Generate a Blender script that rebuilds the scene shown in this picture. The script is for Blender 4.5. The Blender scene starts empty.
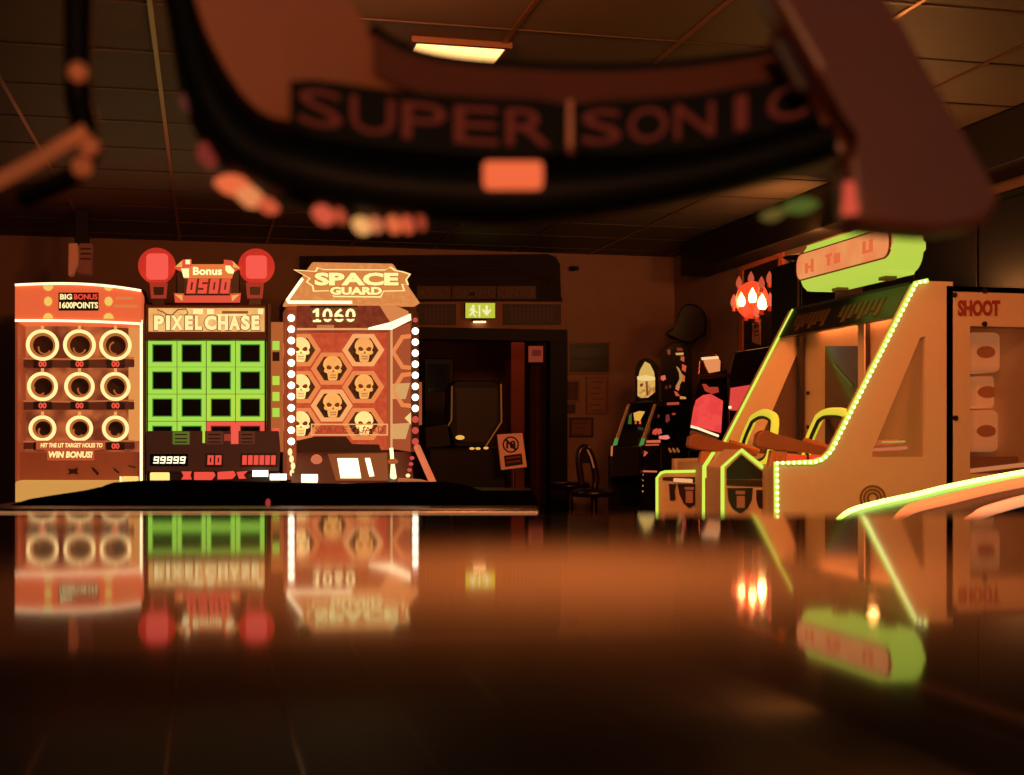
import bpy, bmesh, math, random
from mathutils import Vector, Matrix
random.seed(7)
sc = bpy.context.scene
COL = sc.collection
# ------------------------------------------------------------------ camera model
F, CXP, HYP, CZ = 1326.0, 512.0, 439.0, 0.92
PSI = math.atan(307.0 / F)
RT = Vector((math.cos(PSI), -math.sin(PSI), 0))
FW = Vector((math.sin(PSI), math.cos(PSI), 0))
UP = Vector((0, 0, 1))
CAM = Vector((0, 0, CZ))
def ray(px, py): return RT * ((px - CXP) / F) + FW + UP * ((HYP - py) / F)
def PY(px, py, Y):
    d = ray(px, py); return CAM + d * (Y / d.y)
def PX(px, py, X):
    d = ray(px, py); return CAM + d * (X / d.x)
def PZ(px, py, Z):
    d = ray(px, py); return CAM + d * ((Z - CZ) / d.z)
def PD(px, py, D): return CAM + ray(px, py) * D
def onray(px, py, p0, n):
    d = ray(px, py); return CAM + d * ((p0 - CAM).dot(n) / d.dot(n))

# ------------------------------------------------------------------ materials
def lin(h):
    h = h.lstrip('#'); o = []
    for i in (0, 2, 4):
        c = int(h[i:i+2], 16) / 255.0
        o.append(c / 12.92 if c <= 0.04045 else ((c + 0.055) / 1.055) ** 2.4)
    return (o[0], o[1], o[2], 1)
MATS = {}
def M(name, col='#808080', rough=0.5, metal=0.0, em=None, es=1.0, noise=0.0, scale=20.0, bump=0.0, trans=0.0, coat=0.0, alpha=1.0, spec=0.5):
    if name in MATS: return MATS[name]
    m = bpy.data.materials.new(name); m.use_nodes = True
    nt = m.node_tree; b = nt.nodes['Principled BSDF']
    c = lin(col)
    b.inputs['Base Color'].default_value = c
    b.inputs['Roughness'].default_value = rough
    b.inputs['Metallic'].default_value = metal
    b.inputs['Transmission Weight'].default_value = trans
    b.inputs['Coat Weight'].default_value = coat
    b.inputs['Alpha'].default_value = alpha
    b.inputs['Specular IOR Level'].default_value = spec
    tc = nt.nodes.new('ShaderNodeTexCoord'); nz = nt.nodes.new('ShaderNodeTexNoise')
    nz.inputs['Scale'].default_value = scale; nz.inputs['Detail'].default_value = 4
    nt.links.new(tc.outputs['Object'], nz.inputs['Vector'])
    mx = nt.nodes.new('ShaderNodeMix'); mx.data_type = 'RGBA'
    k = max(noise, 0.04)
    mx.inputs[6].default_value = tuple(v * (1 - k) for v in c[:3]) + (1,)
    mx.inputs[7].default_value = tuple(min(1, v * (1 + k)) for v in c[:3]) + (1,)
    nt.links.new(nz.outputs['Fac'], mx.inputs[0]); nt.links.new(mx.outputs[2], b.inputs['Base Color'])
    if bump:
        bp = nt.nodes.new('ShaderNodeBump'); bp.inputs['Strength'].default_value = bump; bp.inputs['Distance'].default_value = 0.01
        nt.links.new(nz.outputs['Fac'], bp.inputs['Height']); nt.links.new(bp.outputs['Normal'], b.inputs['Normal'])
    if em:
        b.inputs['Emission Color'].default_value = lin(em); b.inputs['Emission Strength'].default_value = es
    MATS[name] = m
    return m
def E(name, em, es=1.0, base='#181010', rough=0.5): return M(name, base, rough, em=em, es=es, spec=0.12)
def tint(name, em_a, em_b, es, scale, thr=0.5, base='#181010', soft=0.06):
    """an illuminated printed panel: two inks in a noise pattern"""
    if name in MATS: return MATS[name]
    m = E(name, em_a, es, base); nt = m.node_tree; b = nt.nodes['Principled BSDF']
    tc = nt.nodes.new('ShaderNodeTexCoord'); nz = nt.nodes.new('ShaderNodeTexNoise'); nz.inputs['Scale'].default_value = scale
    nt.links.new(tc.outputs['Object'], nz.inputs['Vector'])
    r = nt.nodes.new('ShaderNodeValToRGB'); r.color_ramp.elements[0].position = thr - soft; r.color_ramp.elements[1].position = thr + soft
    r.color_ramp.elements[0].color = lin(em_a); r.color_ramp.elements[1].color = lin(em_b)
    nt.links.new(nz.outputs['Fac'], r.inputs['Fac']); nt.links.new(r.outputs['Color'], b.inputs['Emission Color'])
    return m

# ------------------------------------------------------------------ object helpers
WL = {}
def thing(name, label, cat, loc, group=None):
    o = bpy.data.objects.new(name, None); COL.objects.link(o); o.location = loc
    o.empty_display_size = 0.1
    o['label'] = label; o['category'] = cat
    if group: o['group'] = group
    WL[o.name] = Vector(loc)
    return o
def root_loc(p):
    while p.parent is not None: p = p.parent
    return WL.get(p.name, Vector((0, 0, 0)))
def obj(name, bm, mat, parent=None, label=None, smooth=False):
    bmesh.ops.remove_doubles(bm, verts=bm.verts, dist=1e-6)
    bmesh.ops.recalc_face_normals(bm, faces=bm.faces)
    me = bpy.data.meshes.new(name)
    if parent is None:
        zs = [v.co for v in bm.verts]
        mn = Vector((min(v.x for v in zs), min(v.y for v in zs), min(v.z for v in zs)))
        mx = Vector((max(v.x for v in zs), max(v.y for v in zs), max(v.z for v in zs)))
        loc = Vector(((mn.x + mx.x) / 2, (mn.y + mx.y) / 2, mn.z))
    else:
        loc = root_loc(parent)
    bmesh.ops.translate(bm, verts=bm.verts, vec=-loc)
    bm.to_mesh(me); bm.free()
    if smooth:
        for p in me.polygons: p.use_smooth = True
    for mt in (mat if isinstance(mat, (list, tuple)) else [mat]): me.materials.append(mt)
    o = bpy.data.objects.new(name, me); COL.objects.link(o)
    if parent is None:
        o.location = loc; WL[o.name] = loc
    else: o.parent = parent
    if label: o['label'] = label
    return o
def tag(o, label, cat, group=None):
    o['label'] = label; o['category'] = cat
    if group: o['group'] = group
    return o
def struct(name, bm, mat):
    o = obj(name, bm, mat); o['kind'] = 'structure'; return o
def B(): return bmesh.new()
def prism(bm, pts, vec, bevel=0.0, seg=2):
    vec = Vector(vec)
    a = [bm.verts.new(Vector(p)) for p in pts]; b = [bm.verts.new(Vector(p) + vec) for p in pts]
    n = len(pts); fs = [bm.faces.new(a), bm.faces.new(b[::-1])]
    for i in range(n): fs.append(bm.faces.new((a[i], b[i], b[(i + 1) % n], a[(i + 1) % n])))
    if bevel:
        es = list({e for f in fs for e in f.edges})
        bmesh.ops.bevel(bm, geom=es, offset=bevel, segments=seg, affect='EDGES', profile=0.5)
    return bm
def poly(bm, pp, Y, d, bevel=0.0):
    return prism(bm, [PY(x, y, Y) for x, y in pp], (0, d, 0), bevel)
def rect(bm, x0, x1, y0, y1, Y, d, bevel=0.0):
    return poly(bm, [(x0, y0), (x1, y0), (x1, y1), (x0, y1)], Y, d, bevel)
def box(bm, x0, x1, y0, y1, z0, z1, bevel=0.0):
    return prism(bm, [(x0, y0, z0), (x1, y0, z0), (x1, y0, z1), (x0, y0, z1)], (0, y1 - y0, 0), bevel)
def frame(bm, outer, inner, vec):
    """a ring-shaped plate: outer and inner outlines with the same number of points"""
    vec = Vector(vec); n = len(outer)
    oa = [bm.verts.new(Vector(p)) for p in outer]; ia = [bm.verts.new(Vector(p)) for p in inner]
    ob = [bm.verts.new(Vector(p) + vec) for p in outer]; ib = [bm.verts.new(Vector(p) + vec) for p in inner]
    for i in range(n):
        j = (i + 1) % n
        bm.faces.new((oa[i], oa[j], ia[j], ia[i])); bm.faces.new((ob[j], ob[i], ib[i], ib[j]))
        bm.faces.new((oa[j], oa[i], ob[i], ob[j])); bm.faces.new((ia[i], ia[j], ib[j], ib[i]))
    return bm
def pframe(bm, op, ip, Y, d): return frame(bm, [PY(x, y, Y) for x, y in op], [PY(x, y, Y) for x, y in ip], (0, d, 0))
def tube(bm, pts, r, seg=10, closed=False, rs=None):
    pts = [Vector(p) for p in pts]; n = len(pts); rings = []; prev = None
    for i, p in enumerate(pts):
        if closed: t = (pts[(i + 1) % n] - pts[i - 1])
        else: t = pts[min(i + 1, n - 1)] - pts[max(i - 1, 0)]
        t.normalize()
        if prev is None:
            ref = UP if abs(t.z) < 0.9 else Vector((1, 0, 0))
            u = t.cross(ref).normalized()
        else:
            u = (prev - t * prev.dot(t)).normalized()
        prev = u; v = t.cross(u); rr = rs[i] if rs else r
        rings.append([bm.verts.new(p + (u * math.cos(a) + v * math.sin(a)) * rr) for a in [2 * math.pi * k / seg for k in range(seg)]])
    m = n if closed else n - 1
    for i in range(m):
        A, C = rings[i], rings[(i + 1) % n]
        off = 0
        if closed and i == n - 1:
            off = min(range(seg), key=lambda k: (A[0].co - C[k].co).length)
        for k in range(seg):
            bm.faces.new((A[k], A[(k + 1) % seg], C[(k + 1 + off) % seg], C[(k + off) % seg]))
    if not closed:
        bm.faces.new(rings[0][::-1]); bm.faces.new(rings[-1])
    return bm
def ball(bm, c, r, sx=1, sy=1, sz=1, u=12, v=8):
    mt = Matrix.Translation(Vector(c)) @ Matrix.Diagonal((sx, sy, sz, 1))
    bmesh.ops.create_uvsphere(bm, u_segments=u, v_segments=v, radius=r, matrix=mt); return bm
def cyl(bm, p0, p1, r, seg=16, r2=None):
    return tube(bm, [p0, p1], r, seg, rs=[r, r2 if r2 is not None else r])
def smooth_path(pts, n=6):
    pts = [Vector(p) for p in pts]; out = []
    for i in range(len(pts) - 1):
        p0 = pts[max(i - 1, 0)]; p1 = pts[i]; p2 = pts[i + 1]; p3 = pts[min(i + 2, len(pts) - 1)]
        for k in range(n):
            t = k / n
            out.append(0.5 * ((2 * p1) + (p2 - p0) * t + (2 * p0 - 5 * p1 + 4 * p2 - p3) * t * t + (3 * p1 - p0 - 3 * p2 + p3) * t ** 3))
    out.append(pts[-1]); return out
def arc2(cx, cy, rx, ry, a0, a1, n): return [(cx + rx * math.cos(math.radians(a0 + (a1 - a0) * k / n)), cy + ry * math.sin(math.radians(a0 + (a1 - a0) * k / n))) for k in range(n + 1)]
def text_bm(s, o, ux, uz, w, h, ext=0.004, bold=0.0, shear=0.0):
    """lettering s fitted in a box w x h whose lower left corner is o"""
    cu = bpy.data.curves.new('lettering', 'FONT'); cu.body = s; cu.size = 1; cu.extrude = 0.5; cu.offset = bold; cu.shear = shear
    cu.resolution_u = 3
    to = bpy.data.objects.new('lettering', cu); COL.objects.link(to)
    dg = bpy.context.evaluated_depsgraph_get(); dg.update()
    me = bpy.data.meshes.new_from_object(to.evaluated_get(dg))
    bpy.data.objects.remove(to); bpy.data.curves.remove(cu)
    bm = bmesh.new(); bm.from_mesh(me); bpy.data.meshes.remove(me)
    xs = [v.co.x for v in bm.verts]; ys = [v.co.y for v in bm.verts]
    x0, x1, y0, y1 = min(xs), max(xs), min(ys), max(ys)
    ux = Vector(ux).normalized(); uz = Vector(uz).normalized(); nn = ux.cross(uz)
    for v in bm.verts:
        a = (v.co.x - x0) / (x1 - x0) * w; b = (v.co.y - y0) / (y1 - y0) * h; c = v.co.z * ext * 2
        v.co = Vector(o) + ux * a + uz * b + nn * c
    return bm
def ptext(s, x0, x1, y0, y1, Y, ext=0.003, bold=0.02, shear=0.0):
    a = PY(x0, y1, Y); b = PY(x1, y1, Y); c = PY(x0, y0, Y)
    return text_bm(s, a, b - a, UP, (b - a).length, c.z - a.z, ext, bold, shear)
def lamp(name, kind, loc, energy, col, size=0.2, rot=None, spot=None, sy=None):
    l = bpy.data.lights.new(name, kind); l.energy = energy; l.color = col
    if kind == 'AREA':
        l.size = size
        if sy: l.shape = 'RECTANGLE'; l.size_y = sy
    else: l.shadow_soft_size = size
    if spot: l.spot_size = math.radians(spot); l.spot_blend = 0.8
    o = bpy.data.objects.new(name, l); COL.objects.link(o); o.location = loc
    if rot: o.rotation_euler = rot
    return o
ORANGE = (1.0, 0.235, 0.055)

# common materials
BLACK = M('black_plastic', '#0a0d0e', 0.45, noise=0.2, spec=0.25)
GLOSSB = M('gloss_black', '#0d1213', 0.12, coat=0.6)
CHROME = M('worn_chrome', '#b09a86', 0.25, 1.0)
DKBROWN = M('dark_brown_panel', '#3a221a', 0.5, noise=0.2)
WHITELED = E('warm_white_led', '#ffe2ac', 2.0)
LEDLINE2 = E('warm_line_led', '#ffd9a8', 1.6)
REDLED = E('red_led', '#f0503f', 1.0)
REDDIM = E('red_dim_led', '#c8433a', 0.8)
YELLED = E('yellow_led', '#ffe9a0', 1.2)
GREENLED = E('green_led', '#c8e84a', 1.5)

# ================================================================== SETTING
XR, XL, YB, ZC = 5.1, -3.4, 14.0, 2.95
WALL = M('wall_paint', '#8c7468', 0.75, noise=0.12, scale=6, bump=0.1)
bm = B(); box(bm, XL - 0.1, XR + 0.1, -3, 18.2, -0.1, 0)
struct('floor', bm, M('dark_carpet', '#33211c', 0.9, noise=0.5, scale=60, bump=0.3))
CEILM = M('ceiling_tile', '#4c4236', 0.62, noise=0.15, scale=5, bump=0.15)
bm = B(); box(bm, XL - 0.1, XR + 0.1, -3, 18.2, ZC, ZC + 0.1)
struct('ceiling', bm, CEILM)
bm = B()
x = -3.0 + 0.18
for i in range(10):
    xx = -1.12 + 0.87 * (i - 2)
    if XL < xx < XR: box(bm, xx - 0.012, xx + 0.012, 1.0, YB, ZC - 0.008, ZC - 0.001)
struct('trim_1', bm, M('ceiling_bar', '#8a6848', 0.32, 0.7))
bm = B()
for i in range(16):
    yy = 1.6 + 0.8 * i
    if yy < YB: box(bm, XL, XR, yy - 0.012, yy + 0.012, ZC - 0.007, ZC - 0.001)
struct('trim_5', bm, M('ceiling_cross_bar', '#2a221c', 0.5))
bm = B(); box(bm, XL - 0.1, XL, -3, YB, 0, ZC); struct('wall_left', bm, WALL)
bm = B(); box(bm, XR, XR + 0.1, -3, YB + 0.1, 0, ZC); struct('wall_right', bm, WALL)
dl, dr = PY(408, 400, YB).x, PY(549, 400, YB).x
dz = PY(500, 341, YB).z
bm = B()
box(bm, XL - 0.1, dl, YB, YB + 0.12, 0, ZC); box(bm, dr, XR, YB, YB + 0.12, 0, ZC); box(bm, dl, dr, YB, YB + 0.12, dz, ZC)
struct('wall_back', bm, WALL)
# room beyond the doorway
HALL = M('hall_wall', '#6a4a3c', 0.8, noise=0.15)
bm = B(); box(bm, dl - 0.7, dr + 1.0, 17.0, 17.1, 0, ZC); struct('wall_hall_back', bm, HALL)
bm = B(); box(bm, dr + 0.45, dr + 0.55, YB + 0.12, 17.0, 0, ZC); struct('wall_hall_right', bm, HALL)
bm = B(); box(bm, dl - 0.55, dl - 0.45, YB + 0.12, 17.0, 0, ZC); struct('wall_hall_left', bm, HALL)
# dark door surround
bm = B()
rx = PY(566, 400, YB).x
box(bm, dr, rx, YB - 0.06, YB + 0.12, 0, dz); box(bm, dl, rx, YB - 0.06, YB + 0.12, dz, PY(500, 329, YB).z, 0.004)
struct('trim_2', bm, M('black_frame', '#0a0c0c', 0.5, spec=0.2))
# pale frame of the panels over the door
bm = B()
z0, z1 = PY(500, 329, YB).z, PY(500, 301, YB).z
box(bm, dl, rx, YB - 0.03, YB, z0, z1, 0.004)
struct('trim_3', bm, M('tan_frame', '#8a6448', 0.6, noise=0.1))
bm = B(); box(bm, XL, XR, YB - 0.02, YB, 0, 0.1); struct('baseboard_back', bm, DKBROWN)
bm = B(); box(bm, XR - 0.3, XR, 5.0, 13.0, ZC - 0.34, ZC - 0.009, 0.01)
struct('trim_4', bm, M('dark_bulkhead', '#171412', 0.5, spec=0.3))

# ------------------------------------------------------------------ signs over the doorway
t = thing('fascia_sign', 'big dark carved signboard above the doorway reading adult gaming centre', 'sign', PY(440, 300, YB))
bm = B(); pts = [(300, 256), (548, 254), (556, 257), (560, 264), (561, 296), (563, 301), (300, 302)]
poly(bm, pts, YB - 0.05, 0.05); obj('board', bm, M('signboard', '#1c1210', 0.6, noise=0.2, spec=0.2), t)
lt = M('sign_lettering', '#5a3424', 0.5)
LET = {'ADULT': (419, 449), 'GAMING': (454, 494), 'CENTRE': (499, 534)}
for w, (a, b) in LET.items():
    bm = B(); rect(bm, a - 2, b + 2, 286, 299, YB - 0.056, 0.006); pl = obj('name_plate', bm, M('sign_plate', '#36211a', 0.5), t)
    obj('lettering', ptext(w, a, b, 288.5, 297, YB - 0.06, 0.003, 0.01), lt, pl)
for k in range(4):
    bm = B(); pth = smooth_path([PY(330 + 3 * k, 284 - 5 * k, YB - 0.053), PY(400, 264 + 4 * k, YB - 0.053), PY(450, 270 + 2 * k, YB - 0.053), PY(500, 262 + 4 * k, YB - 0.053), PY(550, 286 - 3 * k, YB - 0.053)], 6)
    tube(bm, pth, 0.012, 6); obj('scroll_moulding', bm, M('scroll', '#2c1a15', 0.5), t)
for nm, a, b, lab in (('left', 417, 456, 'dark slatted panel left of the green exit sign over the doorway'), ('right', 503, 561, 'dark slatted panel right of the green exit sign over the doorway')):
    t = thing('door_panel', lab, 'sign', PY((a + b) / 2, 326, YB), 'slatted panels over the doorway')
    bm = B(); rect(bm, a, b, 304, 325, YB - 0.045, 0.014); obj('board', bm, M('panel_dark', '#150d0b', 0.5), t)
    for k in range(int((b - a - 12) / 4)):
        bm = B(); rect(bm, a + 8 + 4 * k, a + 9.6 + 4 * k, 307, 322 + (k % 3), YB - 0.05, 0.006); obj('slat', bm, M('panel_slat', '#4a2c20', 0.5), t)
# exit sign
t = thing('exit_sign', 'lit green running man exit sign with a down arrow over the doorway', 'sign', PY(480, 319, YB))
bm = B(); rect(bm, 465, 495.5, 302.5, 318.5, YB - 0.1, 0.06, 0.006); obj('housing', bm, M('exit_housing', '#7a7038', 0.5), t)
bm = B(); rect(bm, 465.6, 495, 303, 318, YB - 0.105, 0.008); obj('light_panel', bm, E('exit_green', '#c2c63a', 1.0), t)
wh = E('exit_white', '#f4eeb0', 1.0)
bm = B(); poly(bm, [(485.6, 305.5), (488, 305.5), (488, 311), (491, 308.5), (491, 311), (486.8, 316), (482.5, 311), (482.5, 308.5), (485.6, 311)], YB - 0.109, 0.004); obj('arrow', bm, wh, t)
bm = B()
ball(bm, PY(473.2, 306.2, YB - 0.108), 0.016, 1, 0.3, 1)
poly(bm, [(471, 307.5), (474.5, 307.8), (475.5, 311), (478, 312), (477.5, 313), (474.5, 312), (474, 313.5), (476.5, 316.5), (475.5, 317), (472.5, 314), (470, 316), (469, 315.5), (471.6, 312), (471.6, 310), (470, 311.5), (469.4, 310.8)], YB - 0.109, 0.004)
rect(bm, 478.8, 480.3, 305, 317, YB - 0.109, 0.004)
obj('running_figure', bm, wh, t)
t2 = thing('sign_lamp', 'small warm downlight glowing just below the green exit sign', 'lamp', PY(480, 324, YB))
bm = B(); rect(bm, 473, 487, 318.8, 321, YB - 0.1, 0.07, 0.004); obj('housing', bm, BLACK, t2)
bm = B(); rect(bm, 474, 486, 321, 322.4, YB - 0.09, 0.05, 0.003); obj('diffuser', bm, E('downlight', '#ffc080', 4), t2)

# ------------------------------------------------------------------ things seen through the doorway
t = thing('lit_poster', 'small lit red poster high on the right hand side inside the doorway', 'poster', PY(537, 370, 14.9))  # glowing poster board set free of the hall wall
bm = B(); rect(bm, 529, 543, 346, 362, 14.9, 0.03); obj('board', bm, E('poster_red', '#a04028', 0.6), t)
bm = B(); rect(bm, 532, 541, 350, 356, 14.895, 0.006); obj('print', bm, E('poster_red2', '#7a2c1e', 0.5), t)
t = thing('hall_column', 'pale pillar inside the doorway left of the lit red poster', 'pillar', (PY(518, 400, 15.5).x, 15.5, 0))
bm = B(); a = PY(511, 400, 15.4).x; b = PY(525, 400, 15.4).x; box(bm, a, b, 15.4, 15.7, 0, ZC, 0.01); obj('shaft', bm, M('pillar_paint', '#8a4a36', 0.7), t)
bm = B(); box(bm, a - 0.03, b + 0.03, 15.37, 15.73, 0, 0.12, 0.01); obj('plinth', bm, DKBROWN, t)
t = thing('dark_cabinet', 'tall plain black cabinet at the left inside the doorway', 'cabinet', (PY(440, 400, 15.2).x, 15.2, 0))
bm = B(); a = PY(424, 400, 15.0).x; b = PY(454, 400, 15.0).x; box(bm, a, b, 15.0, 15.5, 0, PY(440, 358, 15.0).z, 0.015); obj('body', bm, BLACK, t)
bm = B(); rect(bm, 428, 450, 364, 392, 14.985, 0.03); obj('screen', bm, GLOSSB, t)
t = thing('hanging_drape', 'narrow brown patterned curtain at the right edge inside the doorway', 'curtain', (PY(538, 400, 14.7).x, 14.7, 0))
bm = B()
xa, xb = PY(531, 400, 14.7).x, PY(547, 400, 14.7).x
fr = [(xa + (xb - xa) * k / 24, 14.72 + 0.025 * math.sin(k * 1.5)) for k in range(25)]
prism(bm, [(p[0], p[1], 0.02) for p in fr] + [(p[0], p[1] + 0.012, 0.02) for p in fr[::-1]], (0, 0, PY(538, 367, 14.7).z)); obj('cloth', bm, M('drape', '#5a2e22', 0.9, noise=0.6, scale=9), t)
# black game seat with gold edges standing before the doorway
GOLD = M('gold_trim', '#d09040', 0.25, 1.0, em='#8a5420', es=0.5)
t = thing('game_cabinet', 'black upright game cabinet with thin gold edge trim standing in the doorway', 'arcade machine', (PY(475, 450, 12.9).x, 12.9, 0))
bm = B(); poly(bm, [(452, 384), (458, 379.5), (492, 379.5), (501, 384), (502, 424), (488, 448), (455, 448), (449, 428)], 12.75, 0.35, 0.02); obj('display_hood', bm, BLACK, t)
bm = B(); poly(bm, [(456, 388), (497, 388), (497, 422), (486, 442), (457, 442)], 12.74, 0.02); obj('screen', bm, M('screen_matte', '#0c0e0e', 0.5), t)
x0, x1 = PY(428, 450, 12.6).x, PY(508, 450, 12.6).x
bm = B(); box(bm, x0, x1, 12.62, 13.3, 0, PY(470, 447, 12.62).z, 0.03); obj('body', bm, BLACK, t)
bm = B(); poly(bm, [(424, 427), (448, 423), (451, 446), (426, 450)], 12.7, 0.3, 0.01); obj('side_wing', bm, BLACK, t)
bm = B(); tube(bm, [PY(452, 386, 12.73), PY(451.5, 420, 12.73), PY(448, 426, 12.73)], 0.008, 6); obj('gold_edge', bm, GOLD, t)
bm = B(); tube(bm, [PY(501, 384, 12.73), PY(501.5, 422, 12.73), PY(486, 446, 12.73)], 0.008, 6); obj('gold_edge', bm, GOLD, t)
for k, (px, py) in enumerate(((460, 437.5), (472, 448.5), (478, 448.5), (486, 448))):
    bm = B(); ball(bm, PY(px, py, 12.6), 0.016 if k else 0.028, 1.6, 0.6, 0.8); obj('button', bm, E('gold_button', '#e0a048', 0.9 if k else 1.2), t)

# under-18 notice on a stand
t = thing('notice_stand', 'pale no under eighteens notice board on a thin post in front of the doorway', 'sign', (PY(513, 480, 12.2).x, 12.2, 0))
c = [(497.5, 434.5), (522.5, 433), (527, 467), (501.5, 470)]
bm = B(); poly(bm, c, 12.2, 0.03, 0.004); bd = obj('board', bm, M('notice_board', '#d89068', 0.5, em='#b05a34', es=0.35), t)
def lerp2(q, u, v):
    a = (q[0][0] + (q[1][0] - q[0][0]) * u, q[0][1] + (q[1][1] - q[0][1]) * u); b = (q[3][0] + (q[2][0] - q[3][0]) * u, q[3][1] + (q[2][1] - q[3][1]) * u)
    return (a[0] + (b[0] - a[0]) * v, a[1] + (b[1] - a[1]) * v)
ink = M('notice_ink', '#2a1410', 0.6)
cc = lerp2(c, 0.48, 0.31); bm = B()
pframe(bm, arc2(cc[0], cc[1], 8.2, 8.2, 0, 345, 23), arc2(cc[0], cc[1], 6.8, 6.8, 0, 345, 23), 12.195, 0.006); obj('prohibition_ring', bm, ink, bd)
bm = B(); poly(bm, [(cc[0] - 6, cc[1] - 4.6), (cc[0] - 4.6, cc[1] - 6), (cc[0] + 6, cc[1] + 4.6), (cc[0] + 4.6, cc[1] + 6)], 12.194, 0.004); obj('slash', bm, ink, bd)
obj('numerals', ptext('18', cc[0] - 4.5, cc[0] + 4.8, cc[1] - 4, cc[1] + 4, 12.193, 0.003, 0.03), ink, bd)
bm = B(); poly(bm, [lerp2(c, u, v) for u, v in ((0.16, 0.61), (0.86, 0.59), (0.86, 0.91), (0.16, 0.93))], 12.196, 0.006); bk = obj('text_block', bm, ink, bd)
for v in (0.70, 0.82):
    bm = B(); poly(bm, [lerp2(c, u, w) for u, w in ((0.24, v - 0.03), (0.78, v - 0.045), (0.78, v), (0.24, v + 0.015))], 12.193, 0.004); obj('text_line', bm, M('notice_line', '#9a5038', 0.6), bk)
bm = B(); cyl(bm, (PY(513, 0, 12.22).x, 12.22, 0.02), PY(513.5, 469, 12.22), 0.018); obj('post', bm, M('post_metal', '#5a3a2c', 0.4, 0.6), t)
bm = B(); cyl(bm, (PY(513, 0, 12.22).x, 12.22, 0), (PY(513, 0, 12.22).x, 12.22, 0.03), 0.17, 24); obj('base', bm, BLACK, t)

# ------------------------------------------------------------------ notices on the back wall
def notice(px0, px1, py0, py1, board, fr, label, name='wall_notice', lines=0, lc='#5a4030'):
    t = thing(name, label, 'notice', PY((px0 + px1) / 2, py1, YB), 'notices on the back wall')
    bm = B(); pframe(bm, [(px0, py0), (px1, py0), (px1, py1), (px0, py1)], [(px0 + 1.8, py0 + 1.8), (px1 - 1.8, py0 + 1.8), (px1 - 1.8, py1 - 1.8), (px0 + 1.8, py1 - 1.8)], YB - 0.03, 0.03); obj('frame', bm, fr, t)
    bm = B(); rect(bm, px0 + 1, px1 - 1, py0 + 1, py1 - 1, YB - 0.018, 0.016); pn = obj('panel', bm, board, t)
    for k in range(lines):
        yy = py0 + 5 + (py1 - py0 - 9) * k / max(lines - 1, 1); q = 2 + (k * 7 % 5)
        bm = B(); rect(bm, px0 + 4 + (k % 2), px1 - 3 - q, yy, yy + 1.2, YB - 0.021, 0.003); obj('text_line', bm, M('ink' + lc, lc, 0.6), pn)
FRB = M('frame_brown', '#7a5238', 0.5); PAPER = M('paper_tan', '#8a6a52', 0.7, noise=0.1); DKB = M('board_dark', '#15161a', 0.4)
notice(567.5, 610.5, 341.5, 374, DKB, FRB, 'wide black notice board in a thin frame right of the doorway', 'notice_board', 3, '#241c1c')
notice(586.5, 608.5, 376.5, 414, PAPER, FRB, 'tall pale framed certificate below the black notice board', 'certificate', 6)
notice(565.5, 580, 380, 402, M('paper_dark', '#4e342a', 0.7), FRB, 'small dark framed notice between the doorway and the tall certificate', 'wall_notice', 2)
notice(566.5, 575.5, 404, 413, M('paper_dark', '#4e342a', 0.7), M('frame_dark', '#33201a', 0.5), 'tiny dark plaque beside the door frame left of the tall certificate', 'wall_plaque', 1)
notice(570, 593.5, 417.5, 437, M('paper_mid', '#74543f', 0.7), M('frame_dark', '#33201a', 0.5), 'landscape framed notice lowest on the wall right of the doorway', 'wall_notice', 3)
t = thing('wall_sensor', 'small dark sensor high on the wall above the notice board', 'sensor', PY(574, 272, YB))
bm = B(); rect(bm, 570, 579, 266, 270, YB - 0.07, 0.07, 0.01); obj('housing', bm, BLACK, t)
bm = B(); ball(bm, PY(573, 269, YB - 0.07), 0.025); obj('lens', bm, GLOSSB, t)
#@@PART2
# ================================================================== BALL GAME (left)
Y0 = 11.5
t = thing('ball_game', 'orange arcade ball throwing machine with nine glowing ring targets at the left', 'arcade machine', (PY(79, 400, Y0).x, 11.9, 0))
ORP = M('orange_panel', '#c8643c', 0.45, em='#dc6238', es=0.9, noise=0.1)
ORC = M('orange_cabinet', '#a85030', 0.5, em='#c8603a', es=0.25, noise=0.1)
bm = B(); xl, xr = PY(15, 0, Y0).x, PY(143, 0, Y0).x
box(bm, xl, xr, 12.0, 12.75, 0.02, PY(79, 288, 12.0).z, 0.02); obj('cabinet', bm, M('ball_cabinet', '#4a261a', 0.5, noise=0.2), t)
for a, b in ((15, 18), (139.5, 143)):
    bm = B(); rect(bm, a, b, 322, 560, Y0, 0.5, 0.006); obj('side_panel', bm, ORC, t)
topy = lambda x: 282.3 + 7.0 * max(0, (x - 62) / 78) ** 2 + 1.5 * max(0, (62 - x) / 47) ** 2
boty = lambda x: 320 + 3.2 * max(0, (x - 40) / 100) ** 2
xs = [15 + 126 * k / 18 for k in range(19)]
bm = B(); poly(bm, [(x, topy(x)) for x in xs] + [(x, boty(x)) for x in xs[::-1]], Y0 - 0.12, 0.62); hd = obj('header', bm, ORP, t)
bm = B(); tube(bm, [PY(x, topy(x) + 1.2, Y0 - 0.13) for x in xs], 0.010, 8); obj('light_line', bm, WHITELED, hd)
bm = B(); tube(bm, [PY(x, boty(x) + 0.6, Y0 - 0.13) for x in xs], 0.010, 8); obj('light_line', bm, WHITELED, hd)
DOT = E('yellow_dot', '#f0c860', 1.0)
for cx in (48, 108.5):
    for cy, ry, a0, a1 in ((285.5, 5.2, 0, 180), (301.3, 4.6, 0, 360), (318.5, 5.4, 180, 360)):
        pts = arc2(cx, cy, 5.0 if a1 - a0 < 360 else 4.0, ry, a0, a1 if a1 - a0 < 360 else 342, 16)
        bm = B(); poly(bm, pts, Y0 - 0.13, 0.015); obj('spot_lamp', bm, DOT, hd)
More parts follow.
